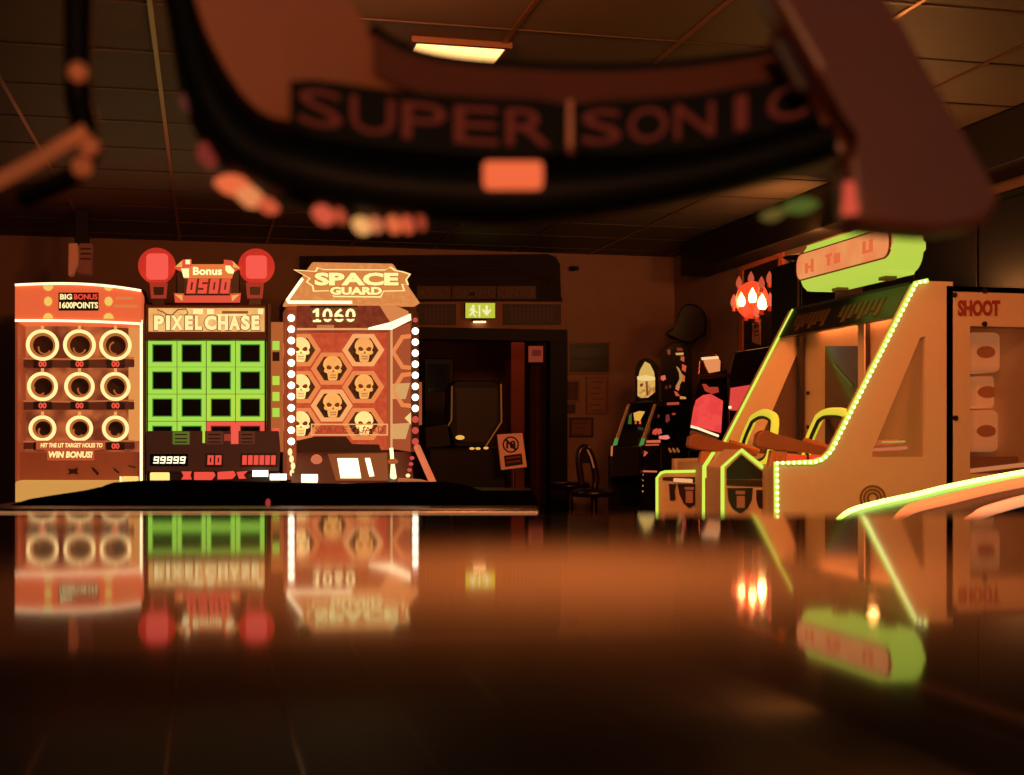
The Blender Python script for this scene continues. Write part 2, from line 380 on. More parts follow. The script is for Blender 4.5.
bm = B(); rect(bm, 58.5, 98.5, 292.5, 310.5, Y0 - 0.14, 0.03); ds = obj('display', bm, M('display_dark', '#2a0c0a', 0.3), t)
for s, a, b, c, d, m in (('BIG', 60, 72, 294, 299.5, YELLED), ('BONUS', 74, 97.5, 294, 299.5, REDLED), ('1600POINTS', 59.5, 98, 302, 308.3, YELLED)):
    obj('lettering', ptext(s, a, b, c, d, Y0 - 0.145, 0.003, 0.03), m, ds)
for k, (a, b, y) in enumerate(((116, 133, 297), (114, 137, 305))):
    bm = B(); rect(bm, a, b, y, y + 2.2, Y0 - 0.125, 0.006); obj('printed_line', bm, E('faint_print', '#e89050', 0.8), hd)
# recessed playfield
bm = B(); rect(bm, 17, 141, 322, 482, 11.98, 0.05); pf = obj('playfield', bm, tint('playfield_art', '#74301a', '#cc6a38', 0.95, 5, 0.5, soft=0.15), t)
for y, h in ((356, 10), (398.5, 10), (439, 9)):
    bm = B(); rect(bm, 17, 134, y + 3, y + h + 1, 11.84, 0.16, 0.008); sh = obj('ledge', bm, M('ledge_dark', '#4a2218', 0.45, em='#4a1c10', es=0.6), t)
    bm = B(); tube(bm, [PY(17, y + 2.5, 11.84), PY(70, y + 2.5 + 0.8, 11.84), PY(134, y + 1.8, 11.84)], 0.008, 6); obj('edge_strip', bm, E('ledge_edge', '#d87840', 0.7), sh)
RING = E('ring_glow', '#ffd08a', 1.5); STUB = E('stub_glow', '#f0a860', 1.0)
DSP = M('mini_display', '#1a0808', 0.4)
for ri, (cy, r) in enumerate(((345, 14.2), (386.5, 13.2), (428.5, 11.8))):
    for cx in (42.5, 79.5, 115.5):
        Yq = 11.7
        bm = B(); c = PY(cx, cy, Yq); rr = (r - 1.3) / 110.0
        tube(bm, [c + Vector((math.cos(a) * rr, 0, math.sin(a) * rr)) for a in [2 * math.pi * k / 36 for k in range(36)]], 0.015, 10, True)
        rg = obj('target_ring', bm, RING, t, smooth=True)
        bm = B(); tube(bm, [c + Vector((math.cos(a) * rr * 0.88, 0.05, math.sin(a) * rr * 0.88)) for a in [2 * math.pi * k / 32 for k in range(32)]], 0.022, 8, True); obj('inner_lip', bm, E('ring_inner', '#c06a30', 0.9), rg, smooth=True)
        bm = B(); cyl(bm, PY(cx, cy - r, Yq), PY(cx, cy - r - 5, Yq), 0.012, 8); obj('stem', bm, STUB, rg)
        bm = B(); poly(bm, arc2(cx, cy, r * 0.8, r * 0.8, 0, 345, 23), 11.93, 0.04); hole = obj('target_hole', bm, M('hole_dark', '#2a120c', 0.4), t)
        q = (int(cx) * 7 + ri * 13) % 90
        bm = B(); tube(bm, [PY(cx + dx, cy + dy, 11.92) for dx, dy in arc2((q % 9) - 4, 3, r * .42, r * .42, q, q + 170, 10)], 0.008, 6); obj('ball_glint', bm, E('hole_glint', '#c06830', 0.8), hole)
        dy = {0: 364, 1: 405.5, 2: 446}[ri]
        bm = B(); rect(bm, cx - 9, cx + 9, dy - 4, dy + 4, 11.82, 0.03, 0.004); md = obj('score_display', bm, DSP, t)
        obj('digits', ptext('00', cx - 4, cx + 4, dy - 3, dy + 3, 11.815, 0.003, 0.05), REDLED, md)
bm = B(); rect(bm, 128.5, 139, 326, 441, 11.9, 0.06); obj('glow_panel', bm, E('side_glow', '#e0904a', 1.0), t)
bm = B(); cyl(bm, PY(141.2, 320, Y0 - 0.02), PY(141.2, 481, Y0 - 0.02), 0.011, 8); obj('light_line', bm, WHITELED, t)
bm = B(); rect(bm, 15, 139, 452, 482, 11.62, 0.2, 0.01); obj('ball_tray', bm, M('tray', '#8a4a30', 0.5, em='#8a3c20', es=0.5, noise=0.2), t)
bm = B(); poly(bm, [(36, 440.5), (105, 440.5), (105, 449), (94, 450.5), (94, 460.5), (47, 460.5), (47, 450), (36, 449.5)], 11.58, 0.02); bn = obj('banner', bm, E('banner', '#c85a30', 0.8), t)
obj('lettering', ptext('HIT THE LIT TARGET HOLES TO', 40.5, 102.5, 443, 447.5, 11.575, 0.003, 0.03, 0.15), E('banner_text', '#ffdf90', 1.3), bn)
obj('lettering', ptext('WIN BONUS!', 48.5, 92.5, 451.3, 457.8, 11.575, 0.003, 0.04, 0.15), E('banner_text', '#ffdf90', 1.3), bn)
for pts in ([(68, 468.5), (71, 469.5), (78, 468), (77, 471), (78, 474.5), (73, 473.5), (68, 474.8), (69.5, 471.5)], [(91, 467.5), (94, 468), (99, 473.5), (97.5, 475.5), (93.5, 471)], [(113, 468), (115, 468.5), (119.5, 472.5), (118.5, 473.6), (114.5, 470.4)], [(128, 465), (135, 467), (135.5, 468.2), (128.5, 466.4)]):
    bm = B(); poly(bm, pts, 11.605, 0.02); obj('tray_mark', bm, M('tray_mark', '#2a1612', 0.6), t)
bm = B(); rect(bm, 15, 137, 481, 560, 11.35, 0.6, 0.02); obj('front_shelf', bm, E('front_glow', '#e0a050', 0.85), t)
bm = B(); rect(bm, 122, 138, 476.5, 484, 11.34, 0.1, 0.008); obj('corner_lamp', bm, E('corner_lamp', '#ffd070', 1.1), t)
bm = B(); rect(bm, 119.5, 121.5, 476.5, 485, 11.34, 0.05); obj('bracket', bm, YELLED, t)

# small box hanging at the ceiling
t = thing('ceiling_speaker', 'small two part tan speaker box hanging above the ring target machine', 'speaker', PY(82, 275, 12.2))
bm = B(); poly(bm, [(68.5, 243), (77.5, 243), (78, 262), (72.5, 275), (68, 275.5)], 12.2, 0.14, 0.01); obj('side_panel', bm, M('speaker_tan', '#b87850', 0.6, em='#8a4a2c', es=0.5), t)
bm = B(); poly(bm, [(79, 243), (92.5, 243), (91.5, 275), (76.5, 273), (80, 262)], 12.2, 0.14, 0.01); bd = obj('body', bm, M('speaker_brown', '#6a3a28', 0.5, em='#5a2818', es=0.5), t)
for y in (248, 253, 258): 
    bm = B(); rect(bm, 80.5, 91, y, y + 1.5, 12.19, 0.02); obj('grille_bar', bm, M('grille_bar', '#3a2018', 0.5), bd)
p = PY(82, 243, 12.27); bm = B(); box(bm, p.x - 0.06, p.x + 0.06, 12.24, 12.34, p.z - 0.02, ZC, 0.005); obj('bracket', bm, BLACK, t)

# ================================================================== BUTTON GRID GAME
t = thing('button_game', 'dark arcade machine with a glowing green four by four button grid and red lamps', 'arcade machine', (PY(208, 400, Y0).x, 11.9, 0))
bm = B(); box(bm, PY(144.5, 0, Y0).x, PY(272, 0, Y0).x, 11.75, 12.6, 0.02, PY(208, 304, 11.75).z, 0.02); obj('cabinet', bm, BLACK, t)
for a, b in ((143.8, 146), (267, 271)):
    bm = B(); rect(bm, a, b, 303, 560, Y0 - 0.02, 0.4, 0.006); obj('side_panel', bm, M('brown_side', '#4a2a1e', 0.45), t)
TG = E('tile_green', '#a8dc4c', 1.0); TR = E('tile_red', '#f05a48', 1.0); TO = E('tile_lime', '#b6dc46', 1.0)
TFACE = M('tile_face', '#060d0d', 0.5, spec=0.08)
for r in range(4):
    for c in range(4):
        cx = 162.3 + 29.3 * c; cy = 353.2 + 27.2 * r
        m = TG
        if r == 3 and c >= 2: m = TR
        elif r == 2 and c >= 2: m = TO
        hw, hh = 14.3, 13.3; iw, ih = 10.2, 9.2
        bm = B(); pframe(bm, [(cx - hw, cy - hh), (cx + hw, cy - hh), (cx + hw, cy + hh), (cx - hw, cy + hh)], [(cx - iw, cy - ih), (cx + iw, cy - ih), (cx + iw, cy + ih), (cx - iw, cy + ih)], Y0 + 0.12, 0.05)
        tl = obj('light_tile', bm, m, t)
        bm = B(); rect(bm, cx - iw, cx + iw, cy - ih, cy + ih, Y0 + 0.15, 0.03); obj('tile_face', bm, TFACE, tl)
        bm = B(); pframe(bm, [(cx - iw - .2, cy - ih - .2), (cx + iw + .2, cy - ih - .2), (cx + iw + .2, cy + ih + .2), (cx - iw - .2, cy + ih + .2)], [(cx - iw + 1, cy - ih + 1), (cx + iw - 1, cy - ih + 1), (cx + iw - 1, cy + ih - 1), (cx - iw + 1, cy + ih - 1)], Y0 + 0.135, 0.02); obj('tile_rim', bm, E('rim_green' if m is not TR else 'rim_red', '#4a9a38' if m is not TR else '#a03028', 0.8), tl)
# right inner side, tile reflections put in as glowing squares
bm = B(); rect(bm, 271, 283.5, 322, 452, Y0 + 0.02, 0.3, 0.006); sp = obj('side_strip', bm, E('side_orange', '#c86a34', 0.75), t)
for k, (y, m) in enumerate(((341, TG), (352, BLACK), (376, TO), (392, TO), (408, TG), (428, TR), (436, TR))):
    bm = B(); rect(bm, 272.5, 279.5, y, y + 9, Y0 + 0.01, 0.02); obj('reflected_square', bm, m, sp)
# title panel
bm = B(); rect(bm, 146, 266.5, 304.5, 339.5, Y0 - 0.06, 0.2, 0.008); tp = obj('title_panel', bm, M('title_frame', '#6a3420', 0.5), t)
bm = B(); rect(bm, 148.5, 264.5, 308, 331.5, Y0 - 0.07, 0.02); obj('light_panel', bm, tint('title_glow', '#e8964e', '#f6c878', 1.0, 9, 0.5, soft=0.25), tp)
TT = E('title_text', '#ffe49a', 1.15); TD = E('title_line', '#a8562c', 0.8)
for s, a, b in (('P', 154, 164), ('I', 166, 170), ('X', 171, 183), ('E', 185, 193), ('L', 195, 202), ('C', 204.5, 216.5), ('H', 218, 228), ('A', 229, 240), ('S', 241, 250), ('E', 251.5, 259.5)):
    le = obj('letter', ptext(s, a, b, 315.5, 330, Y0 - 0.08, 0.003, 0.05), TT, tp)
    obj('letter_edge', ptext(s, a - .9, b + .9, 314.6, 330.9, Y0 - 0.074, 0.002, 0.06), TD, le)
for a, b, c, d, m in ((193, 203, 309, 314, TT), (207, 214, 309, 314, TT), (222, 248, 311, 313.5, TD), (217, 246, 314.3, 315.6, TT), (258, 263, 309, 314, TT)):
    bm = B(); rect(bm, a, b, c, d, Y0 - 0.078, 0.01); obj('pixel_block', bm, m, tp)
bm = B(); tube(bm, [PY(x, y, Y0 - 0.078) for x, y in ((157, 309.5), (163, 312), (167, 314.5), (172, 315), (178, 309.5), (186, 309), (188, 313), (184, 316))], 0.006, 6); obj('squiggle', bm, TD, tp)
# bonus topper
bm = B(); rect(bm, 176, 240, 270, 304, Y0 + 0.08, 0.12, 0.01); tb = obj('topper_back', bm, M('topper_dark', '#20100c', 0.4), t)
RB = E('topper_red', '#e8533c', 0.95); RIB = E('ribbon_orange', '#e87838', 1.0)
bm = B(); poly(bm, [(181, 268), (190, 263), (191, 264.2), (223, 264.2), (224, 263), (235, 268), (232, 278), (184, 278)], Y0 + 0.03, 0.05); rb = obj('ribbon', bm, RIB, t)
for pts in ([(174, 267.5), (183, 259.5), (191.5, 259), (191.5, 266), (181, 268.5), (180.5, 271)], [(224, 259.5), (232, 260.5), (240.5, 268), (235, 271), (233, 268), (224, 264)]):
    bm = B(); poly(bm, pts, Y0 + 0.02, 0.05); obj('ribbon_end', bm, RB, rb)
for pts in ([(175.5, 266.5), (182, 260.5), (182.2, 267)], [(233, 261), (239.8, 268.3), (233, 267)]):
    bm = B(); poly(bm, pts, Y0 + 0.01, 0.02); obj('arrow_light', bm, E('arrow_yellow', '#f0b050', 1.0), rb)
for pts in ([(181, 268.5), (189, 268.5), (189, 277.3), (183.5, 277.3)], [(185.5, 259.8), (190, 259.8), (190, 264), (185.5, 264)], [(225.5, 265.5), (230, 265.5), (234.5, 270.5), (233.5, 273.5), (228, 273), (225.5, 270)]):
    bm = B(); poly(bm, pts, Y0 + 0.005, 0.02); obj('jewel_light', bm, YELLED, rb)
obj('lettering', ptext('Bonus', 193, 222, 267, 275, Y0 + 0.022, 0.003, 0.03), E('bonus_text', '#fff0a8', 1.3), rb)
def seven(s, x0, x1, y0, y1, Y, m, name, parent, shear=1.2, tk=1.7):
    """seven segment figures, every figure one mesh"""
    seg = {'0': 'abcdef', '1': 'bc', '5': 'afgcd', '9': 'abcdfg', '6': 'afgecd'}
    n = len(s); pw = (x1 - x0) / n; w = pw * 0.8
    for k, ch in enumerate(s):
        bm = B(); ax = x0 + pw * k + 0.1 * pw; ym = (y0 + y1) / 2
        S = lambda x, y: (x + shear * (y1 - y) / (y1 - y0), y)
        R = {'a': (ax, ax + w, y0, y0 + tk), 'd': (ax, ax + w, y1 - tk, y1), 'g': (ax, ax + w, ym - tk / 2, ym + tk / 2), 'f': (ax, ax + tk, y0, ym), 'e': (ax, ax + tk, ym, y1), 'b': (ax + w - tk, ax + w, y0, ym), 'c': (ax + w - tk, ax + w, ym, y1)}
        for i, q in enumerate(seg[ch]):
            a, b, c, d = R[q]; poly(bm, [S(a, c), S(b, c), S(b, d), S(a, d)], Y - 0.0004 * i, 0.008)
        obj(name, bm, m, parent)
bm = B(); rect(bm, 184, 231, 278, 294, Y0 + 0.06, 0.02); dd = obj('bonus_display', bm, M('display_red', '#2a0a08', 0.3), t)
seven('0500', 185, 230, 278.6, 293.4, Y0 + 0.05, REDLED, 'digit', dd, 2.0, 3.5)
bm = B(); poly(bm, [(174, 293), (184, 293.5), (184, 295.5), (230, 295.5), (230, 293.5), (241, 293), (240, 302), (175, 302)], Y0 + 0.03, 0.05); br = obj('base_bar', bm, RB, t)
for pts in ([(175, 294.5), (182.5, 295), (182.5, 301)], [(231.5, 295.5), (239.5, 294.5), (232, 301.5)]):
    bm = B(); poly(bm, pts, Y0 + 0.02, 0.02); obj('arrow_light', bm, E('arrow_yellow', '#f0b050', 1.0), br)
for a, b, c, d in ((146, 168, 253, 279), (246, 267, 255, 278)):
    cx, cy = (a + b) / 2, (c + d) / 2
    bm = B(); ce = PY(cx, cy, Y0 + 0.1)
    bmesh.ops.create_uvsphere(bm, u_segments=28, v_segments=16, radius=0.155, matrix=Matrix.Translation(ce) @ Matrix.Diagonal((1, 0.35, 1.0, 1)))
    dm = obj('red_lamp_halo', bm, M('dome_halo', '#8a1810', 0.35, em='#e83c2a', es=0.62), t, smooth=True)  # glowing dome stands in for the red halo round the lamp
    bm = B(); rect(bm, a, b, c, d, Y0 + 0.0, 0.08, 0.03); obj('lamp_core', bm, E('lamp_core', '#f2584a', 1.05), dm)
for cx in (158.5, 255):
    bm = B(); pframe(bm, [(cx - 9, 282.5), (cx + 9, 282.5), (cx + 7.5, 298), (cx - 7.5, 298)], [(cx - 5.5, 286.5), (cx + 5.5, 286.5), (cx + 4.8, 295), (cx - 4.8, 295)], Y0 + 0.05, 0.06); fr_ = obj('lamp_bracket', bm, E('bracket_red', '#b83c2a', 0.75), t)
    bm = B(); rect(bm, cx - 6, cx + 6, 286, 305, Y0 + 0.09, 0.06); obj('bracket_back', bm, M('topper_dark', '#20100c', 0.4), fr_)
# player console
bm = B(); poly(bm, [(146, 431), (279, 431), (280.5, 452), (279, 472), (146, 472)], Y0 - 0.25, 0.3, 0.01); cs = obj('console', bm, M('console_brown', '#3a221c', 0.5, em='#2c1812', es=0.6, noise=0.2), t)
for a, b, em_ in ((172.5, 189.5, '#6a7a2c'), (206, 223, '#6a3424'), (239, 255, '#6a3424')):
    bm = B(); rect(bm, a, b, 431.5, 444.5, Y0 - 0.27, 0.02, 0.004); gw = obj('card_window', bm, E('cardw' + em_, em_, 0.7), cs)
    for y in (434, 438, 441.5):
        bm = B(); rect(bm, a + 2.5, b - 2.5, y, y + 1.2, Y0 - 0.275, 0.006); obj('printed_line', bm, M('card_print', '#2e1a12', 0.6), gw)
for a, b, y0_, y1_, m in ((231, 238.5, 423, 444, TR), (202.5, 205, 431, 443, TO), (224, 231, 434, 441, E('dim_red', '#a8402e', 0.8))):
    bm = B(); rect(bm, a, b, y0_, y1_, Y0 - 0.265, 0.02); obj('light_bar', bm, m, cs)
bm = B(); rect(bm, 150, 188, 454, 466, Y0 - 0.258, 0.02); d1 = obj('credit_display', bm, GLOSSB, cs)
seven('99999', 152.5, 185.5, 456.5, 463.5, Y0 - 0.265, E('digit_white', '#fff0c8', 1.6), 'digit', d1, 1.0, 1.3)
for a, b, s in ((205.5, 223, '00'), (240.5, 277, '000000')):
    bm = B(); rect(bm, a, b, 453.5, 467, Y0 - 0.258, 0.02); d1 = obj('score_display', bm, M('display_red', '#2a0a08', 0.3), cs)
    seven(s, a + 1, b - 1, 455.3, 464.8, Y0 - 0.265, REDLED, 'digit', d1, 0.4, 2.4)
bm = B(); rect(bm, 146, 281, 472, 560, Y0 - 0.3, 0.5, 0.02); lf = obj('lower_front', bm, M('lower_black', '#120e0d', 0.4), t)
bm = B(); rect(bm, 150, 169.5, 472.5, 482.5, Y0 - 0.33, 0.05, 0.01); obj('start_lamp', bm, E('start_yellow', '#ffd878', 1.3), lf)
for pts in ([(181, 471.5), (192, 471.5), (190, 475.5), (192, 479.5), (181, 479.5), (184, 475.5)], [(194, 472), (214, 472), (215.5, 475.5), (212, 480), (194, 480)], [(217.5, 472), (234, 471), (236, 475), (232.5, 479), (217.5, 479.5)], [(236.5, 472), (248, 471), (243, 475), (246.5, 478.5), (239, 479)]):
    bm = B(); poly(bm, pts, Y0 - 0.315, 0.03, 0.004); obj('red_light', bm, REDLED, lf)
for x0_, x1_, y in ((252.5, 268, 473.5), (270, 286.5, 477)):
    bm = B(); tube(bm, [PY(x0_, y, Y0 - 0.36), PY(x1_, y, Y0 - 0.36)], 0.026, 12); obj('tube_lamp', bm, E('tube_white', '#fff2c8', 3.0), lf, smooth=True)

# ================================================================== HEXAGON GAME
t = thing('hexagon_game', 'orange arcade machine with skull targets in hexagon windows and white bulb strips', 'arcade machine', (PY(350, 400, Y0).x, 11.9, 0))
bm = B(); xl, xr = PY(287, 0, Y0).x, PY(419, 0, Y0).x
box(bm, xl, xr, 12.08, 12.7, 0.02, PY(350, 300, 12.08).z, 0.02); obj('cabinet', bm, M('hex_cabinet', '#5a2a1a', 0.5), t)
OR1 = E('hex_orange', '#d05c34', 0.85)
bm = B(); rect(bm, 286.5, 296.5, 306, 480, Y0, 0.55, 0.01); obj('side_panel', bm, M('hex_side', '#8a4428', 0.5, em='#a84e2c', es=0.5), t)
bm = B(); rect(bm, 411.5, 419, 316, 452, Y0, 0.55, 0.01); obj('side_panel', bm, M('hex_side2', '#5a2a1a', 0.5, em='#7a3420', es=0.4), t)
bm = B(); rect(bm, 417.5, 422, 382, 425, Y0 + 0.02, 0.2, 0.006); obj('side_lug', bm, E('lug', '#b85a34', 0.7), t)
Yp = Y0 + 0.45
bm = B(); rect(bm, 286, 389, 325, 455, Yp, 0.06); obj('playfield', bm, tint('hex_field', '#c04628', '#d65a34', 0.95, 18, 0.55, soft=0.2), t)
# splayed inner wall on the right, window reflections put in as glowing shapes
def wallp(u, y):
    a = PY(386.5, y, Yp - 0.01); b = PY(412.5, y, Y0 + 0.03); return a + (b - a) * u
nw = Vector((0.5, 0.0, 0)) * 0.02
bm = B(); prism(bm, [wallp(0, 330), wallp(1, 322), wallp(1, 452), wallp(0, 448)], (0.02, 0.01, 0)); iw_ = obj('inner_wall', bm, E('hex_inner', '#c05a34', 0.7), t)
def wpoly(pts, m, nm):
    bm = B(); prism(bm, [wallp(u, y) + Vector((-0.012, -0.006, 0)) for u, y in pts], (0.01, 0.005, 0)); obj(nm, bm, m, iw_)
HF = E('hex_frame_reflection', '#ea8448', 1.0)
for c_ in (352, 390):
    wpoly([(1, c_ - 18), (0.62, c_ - 17), (0.22, c_), (0.62, c_ + 17), (1, c_ + 18), (1, c_ + 14), (0.68, c_ + 13), (0.36, c_), (0.68, c_ - 13), (1, c_ - 14)], HF, 'reflected_half_hexagon')
for c_ in (384, 424):
    wpoly([(0.2, c_), (0.92, c_ - 1), (0.75, c_ + 15), (0.3, c_ + 15)], E('cup_glow', '#e0a868', 0.9), 'reflected_cup')
wpoly([(0.75, 418), (1, 412), (1, 425)], E('cup_glow2', '#f0d080', 1.0), 'wall_star')
# hexagon windows with skulls
SK = M('skull_plastic', '#e8c078', 0.5, em='#eeb464', es=0.72); SKB = M('skull_lit', '#f0d890', 0.5, em='#fcd88a', es=1.0)  # emission stands in for the window light falling on the skulls
EYE = M('skull_eye', '#5a2c14', 0.5, em='#8a4a20', es=0.5); HOLE = M('hex_hole', '#1e0c0a', 0.4)
def skull(px, py, s, Y, m, par):
    bm = B(); c = PY(px, py, Y); k = s / 112.0
    bmesh.ops.create_uvsphere(bm, u_segments=20, v_segments=14, radius=1)
    for v in bm.verts:
        z = v.co.z
        w = 0.80 if z < -0.35 else 1.0
        if z < -0.1: w = 1.0 - 0.42 * min(1, (-z - 0.1) / 0.5)
        v.co = Vector((v.co.x * 0.40 * w * k, v.co.y * 0.34 * w * k, (z * 0.42 + 0.10) * k))
    # jaw block tapering from the cheek bones
    prism(bm, [(-0.23 * k, -0.26 * k, -0.14 * k), (0.23 * k, -0.26 * k, -0.14 * k), (0.17 * k, -0.24 * k, -0.52 * k), (-0.17 * k, -0.24 * k, -0.52 * k)], (0, 0.34 * k, 0), 0.05 * k)
    ball(bm, (-0.27 * k, -0.14 * k, -0.12 * k), 0.10 * k); ball(bm, (0.27 * k, -0.14 * k, -0.12 * k), 0.10 * k)
    bmesh.ops.translate(bm, verts=bm.verts, vec=c)
    so = obj('skull_target', bm, m, par, smooth=True)
    for sx in (-1, 1):
        bm = B(); ball(bm, c + Vector((sx * 0.165 * k, -0.27 * k, 0.01 * k)), 0.105 * k, 1.1, 0.5, 0.95); obj('eye_socket', bm, EYE, so, smooth=True)
    bm = B(); prism(bm, [c + Vector(v) * k for v in ((0, -0.33, -0.08), (0.05, -0.33, -0.18), (-0.05, -0.33, -0.18))], (0, 0.05 * k, 0)); obj('nose_hole', bm, EYE, so)
    for z in (-0.30, -0.40):
        bm = B(); prism(bm, [c + Vector(v) * k for v in ((-0.13, -0.275, z), (0.13, -0.275, z), (0.13, -0.275, z - 0.025), (-0.13, -0.275, z - 0.025))], (0, 0.03 * k, 0)); obj('tooth_gap', bm, EYE, so)
hexes = [(300, 350, 1), (300, 387, 1), (300, 424, 1), (332, 368.5, 0), (332, 405.5, 0), (363.5, 350, 0), (363.5, 387, 0), (363.5, 424, 1)]
for (hx, hy, lit) in hexes:
    R = 20.8
    o6 = [(hx + R * math.cos(math.radians(60 * k)), hy + R * 0.885 * math.sin(math.radians(60 * k)) / 0.866 * 0.866) for k in range(6)]
    i6 = [(hx + (R - 5.2) * math.cos(math.radians(60 * k)), hy + (R - 5.2) * 0.885 * math.sin(math.radians(60 * k))) for k in range(6)]
    bm = B(); pframe(bm, o6, i6, Yp - 0.045, 0.045); hf = obj('hexagon_window', bm, E('hex_frame_lit', '#f0a060', 1.1) if (hx, hy) in ((332, 405.5), (363.5, 350)) else HF, t)
    bm = B(); poly(bm, i6, Yp - 0.012, 0.012); obj('window_back', bm, HOLE, hf)
    skull(hx + 0.5, hy - 0.5, 23.5, Yp - 0.1, SKB if lit else SK, t)
# glass strip with lettering
bm = B(); pframe(bm, [(311, 423.7), (388, 423.7), (388, 435.5), (311, 435.5)], [(312.3, 425), (386.7, 425), (386.7, 434.2), (312.3, 434.2)], Yp - 0.2, 0.012); gs = obj('name_strip', bm, E('strip_line', '#f0a868', 1.0), t)
for s, a_, b_ in (('SPACE', 315, 347), ('GUARD', 351, 384)): obj('lettering', ptext(s, a_, b_, 426.5, 432.8, Yp - 0.2, 0.003, 0.0), E('strip_text', '#a84830', 0.8), gs)
bm = B(); cyl(bm, PY(391.5, 329, Yp - 0.25), PY(391.5, 450, Yp - 0.25), 0.010, 8); obj('corner_strip', bm, E('corner_line', '#f0a868', 0.9), t)
# header with score
bm = B(); poly(bm, [(297, 303), (392, 303), (409, 311), (411, 320), (391, 330), (296, 330)], Y0 + 0.05, 0.3, 0.01); hb = obj('score_header', bm, tint('score_band', '#7a2e1c', '#9a4026', 0.8, 20, 0.55, soft=0.2), t)
bm = B(); poly(bm, [(379, 304), (392, 304), (408, 311), (410, 318), (393, 326)], Y0 + 0.03, 0.03); obj('header_wing', bm, E('wing_orange', '#e08a50', 0.9), hb)
bm = B(); poly(bm, [(369, 327.5), (391, 322), (410.5, 313.5), (411, 320), (392, 329.5), (368, 329.5)], Y0 + 0.02, 0.03); obj('wing_light', bm, WHITELED, hb)
bm = B(); rect(bm, 297, 392, 328, 329.8, Y0 + 0.03, 0.03); obj('light_line', bm, E('soft_line', '#f0a060', 1.0), hb)
bm = B(); rect(bm, 310.5, 357, 305.5, 323, Y0 + 0.035, 0.02); sd = obj('score_display', bm, M('display_black', '#14100e', 0.3), hb)
SDG = E('score_digits', '#ffe8a0', 1.5)
for s, a_, b_ in (('0', 322.5, 332.5), ('6', 334, 344), ('0', 345.5, 355.5)): obj('digit', ptext(s, a_, b_, 308.5, 322, Y0 + 0.03, 0.003, 0.02), SDG, sd)
bm = B(); poly(bm, [(312.8, 311), (316.2, 308.5), (319, 308.5), (319, 320), (321, 320), (321, 322), (313, 322), (313, 320), (315.8, 320), (315.8, 312), (312.8, 313)], Y0 + 0.027, 0.006); obj('digit', bm, SDG, sd)
bm = B(); rect(bm, 311, 356.5, 316.8, 318.9, Y0 + 0.022, 0.006); obj('flap_gap', bm, M('display_black', '#14100e', 0.3), sd)
bm = B(); rect(bm, 317, 334, 325, 328, Y0 + 0.035, 0.02); obj('name_tab', bm, E('tab', '#d88850', 0.8), hb)
# title sign
bm = B(); poly(bm, [(312.5, 262), (393, 263.5), (420.5, 303.5), (284.5, 303.5), (285.5, 300)], Y0 - 0.14, 0.3, 0.012); sg = obj('title_sign', bm, tint('sign_art', '#e08848', '#eb9c58', 0.92, 22, 0.6, soft=0.15), t)
star = [(293.5, 269.5), (315, 271), (317, 267), (322, 269), (386, 269.5), (391, 266.5), (396, 270), (404, 271.5), (411, 274), (407, 279.5), (409, 285), (403, 284), (405, 291), (384, 291.5), (381, 297.5), (334, 297), (329, 291), (313, 291.5), (312, 286), (306, 282), (309, 278)]
cx_, cy_ = 356, 281
ins = [(cx_ + (x - cx_) * 0.965, cy_ + (y - cy_) * 0.92) for x, y in star]
bm = B(); pframe(bm, star, ins, Y0 - 0.15, 0.012); obj('star_outline', bm, E('star_line', '#ffe090', 1.2), sg)
bm = B(); poly(bm, ins, Y0 - 0.146, 0.008); obj('star_field', bm, E('star_fill', '#e08844', 0.9), sg)
SGT = E('sign_text', '#ffec98', 1.15); SGD = E('sign_text_edge', '#c86e34', 0.85)
for s, a, b, c, d in (('SPACE', 314.5, 398.5, 272.5, 285.5), ('GUARD', 330, 382, 286.8, 294.8)):
    obj('letter_edge', ptext(s, a - 1, b + 1, c - .8, d + .8, Y0 - 0.153, 0.003, 0.07), SGD, sg)
    obj('lettering', ptext(s, a, b, c, d, Y0 - 0.16, 0.004, 0.05), SGT, sg)
bm = B(); tube(bm, [PY(302.5, 278.5, Y0 - 0.15), PY(287, 300.5, Y0 - 0.15), PY(288, 302, Y0 - 0.15), PY(352, 302.3, Y0 - 0.15)], 0.013, 8); obj('light_line', bm, WHITELED, sg)
# bulb strips
BULB = E('bulb_white', '#fff4d0', 4.0); BULBR = E('bulb_red', '#d85044', 0.9)
bm = B(); rect(bm, 287.5, 294.8, 310, 448, Y0 - 0.03, 0.03); obj('bulb_strip', bm, M('strip_back', '#7a3820', 0.5, em='#8a4024', es=0.4), t)
bm = B(); rect(bm, 411.8, 418.5, 312, 448, Y0 - 0.03, 0.03); obj('bulb_strip', bm, M('strip_back2', '#3a1a12', 0.5), t)
for k in range(12):
    bm = B(); ball(bm, PY(291.3, 318 + 11.22 * k, Y0 - 0.04), 0.030); obj('bulb', bm, BULB, t, smooth=True)
for k in range(12):
    bm = B(); y = 320 + 11.05 * k
    ball(bm, PY(415.3, y, Y0 - 0.04), 0.030 if k else 0.022); obj('bulb', bm, BULBR if k in (0, 9, 10, 11) else BULB, t, smooth=True)
for k, (px, py) in enumerate(((290, 452), (291.5, 459), (293, 466), (292, 473))):
    bm = B(); ball(bm, PY(px, py, Y0 - 0.12), 0.024, 0.8, 0.8, 1.3); obj('bulb', bm, E('bulb_soft', '#ffd898', 1.4), t, smooth=True)
for k, (px, py) in enumerate(((412, 458), (411, 464), (409.5, 470), (408, 475.5), (406, 480))):
    bm = B(); ball(bm, PY(px, py, Y0 - 0.2), 0.020, 1, 0.8, 0.8); obj('bulb', bm, BULBR if k < 3 else E('bulb_soft', '#ffd898', 1.4), t, smooth=True)
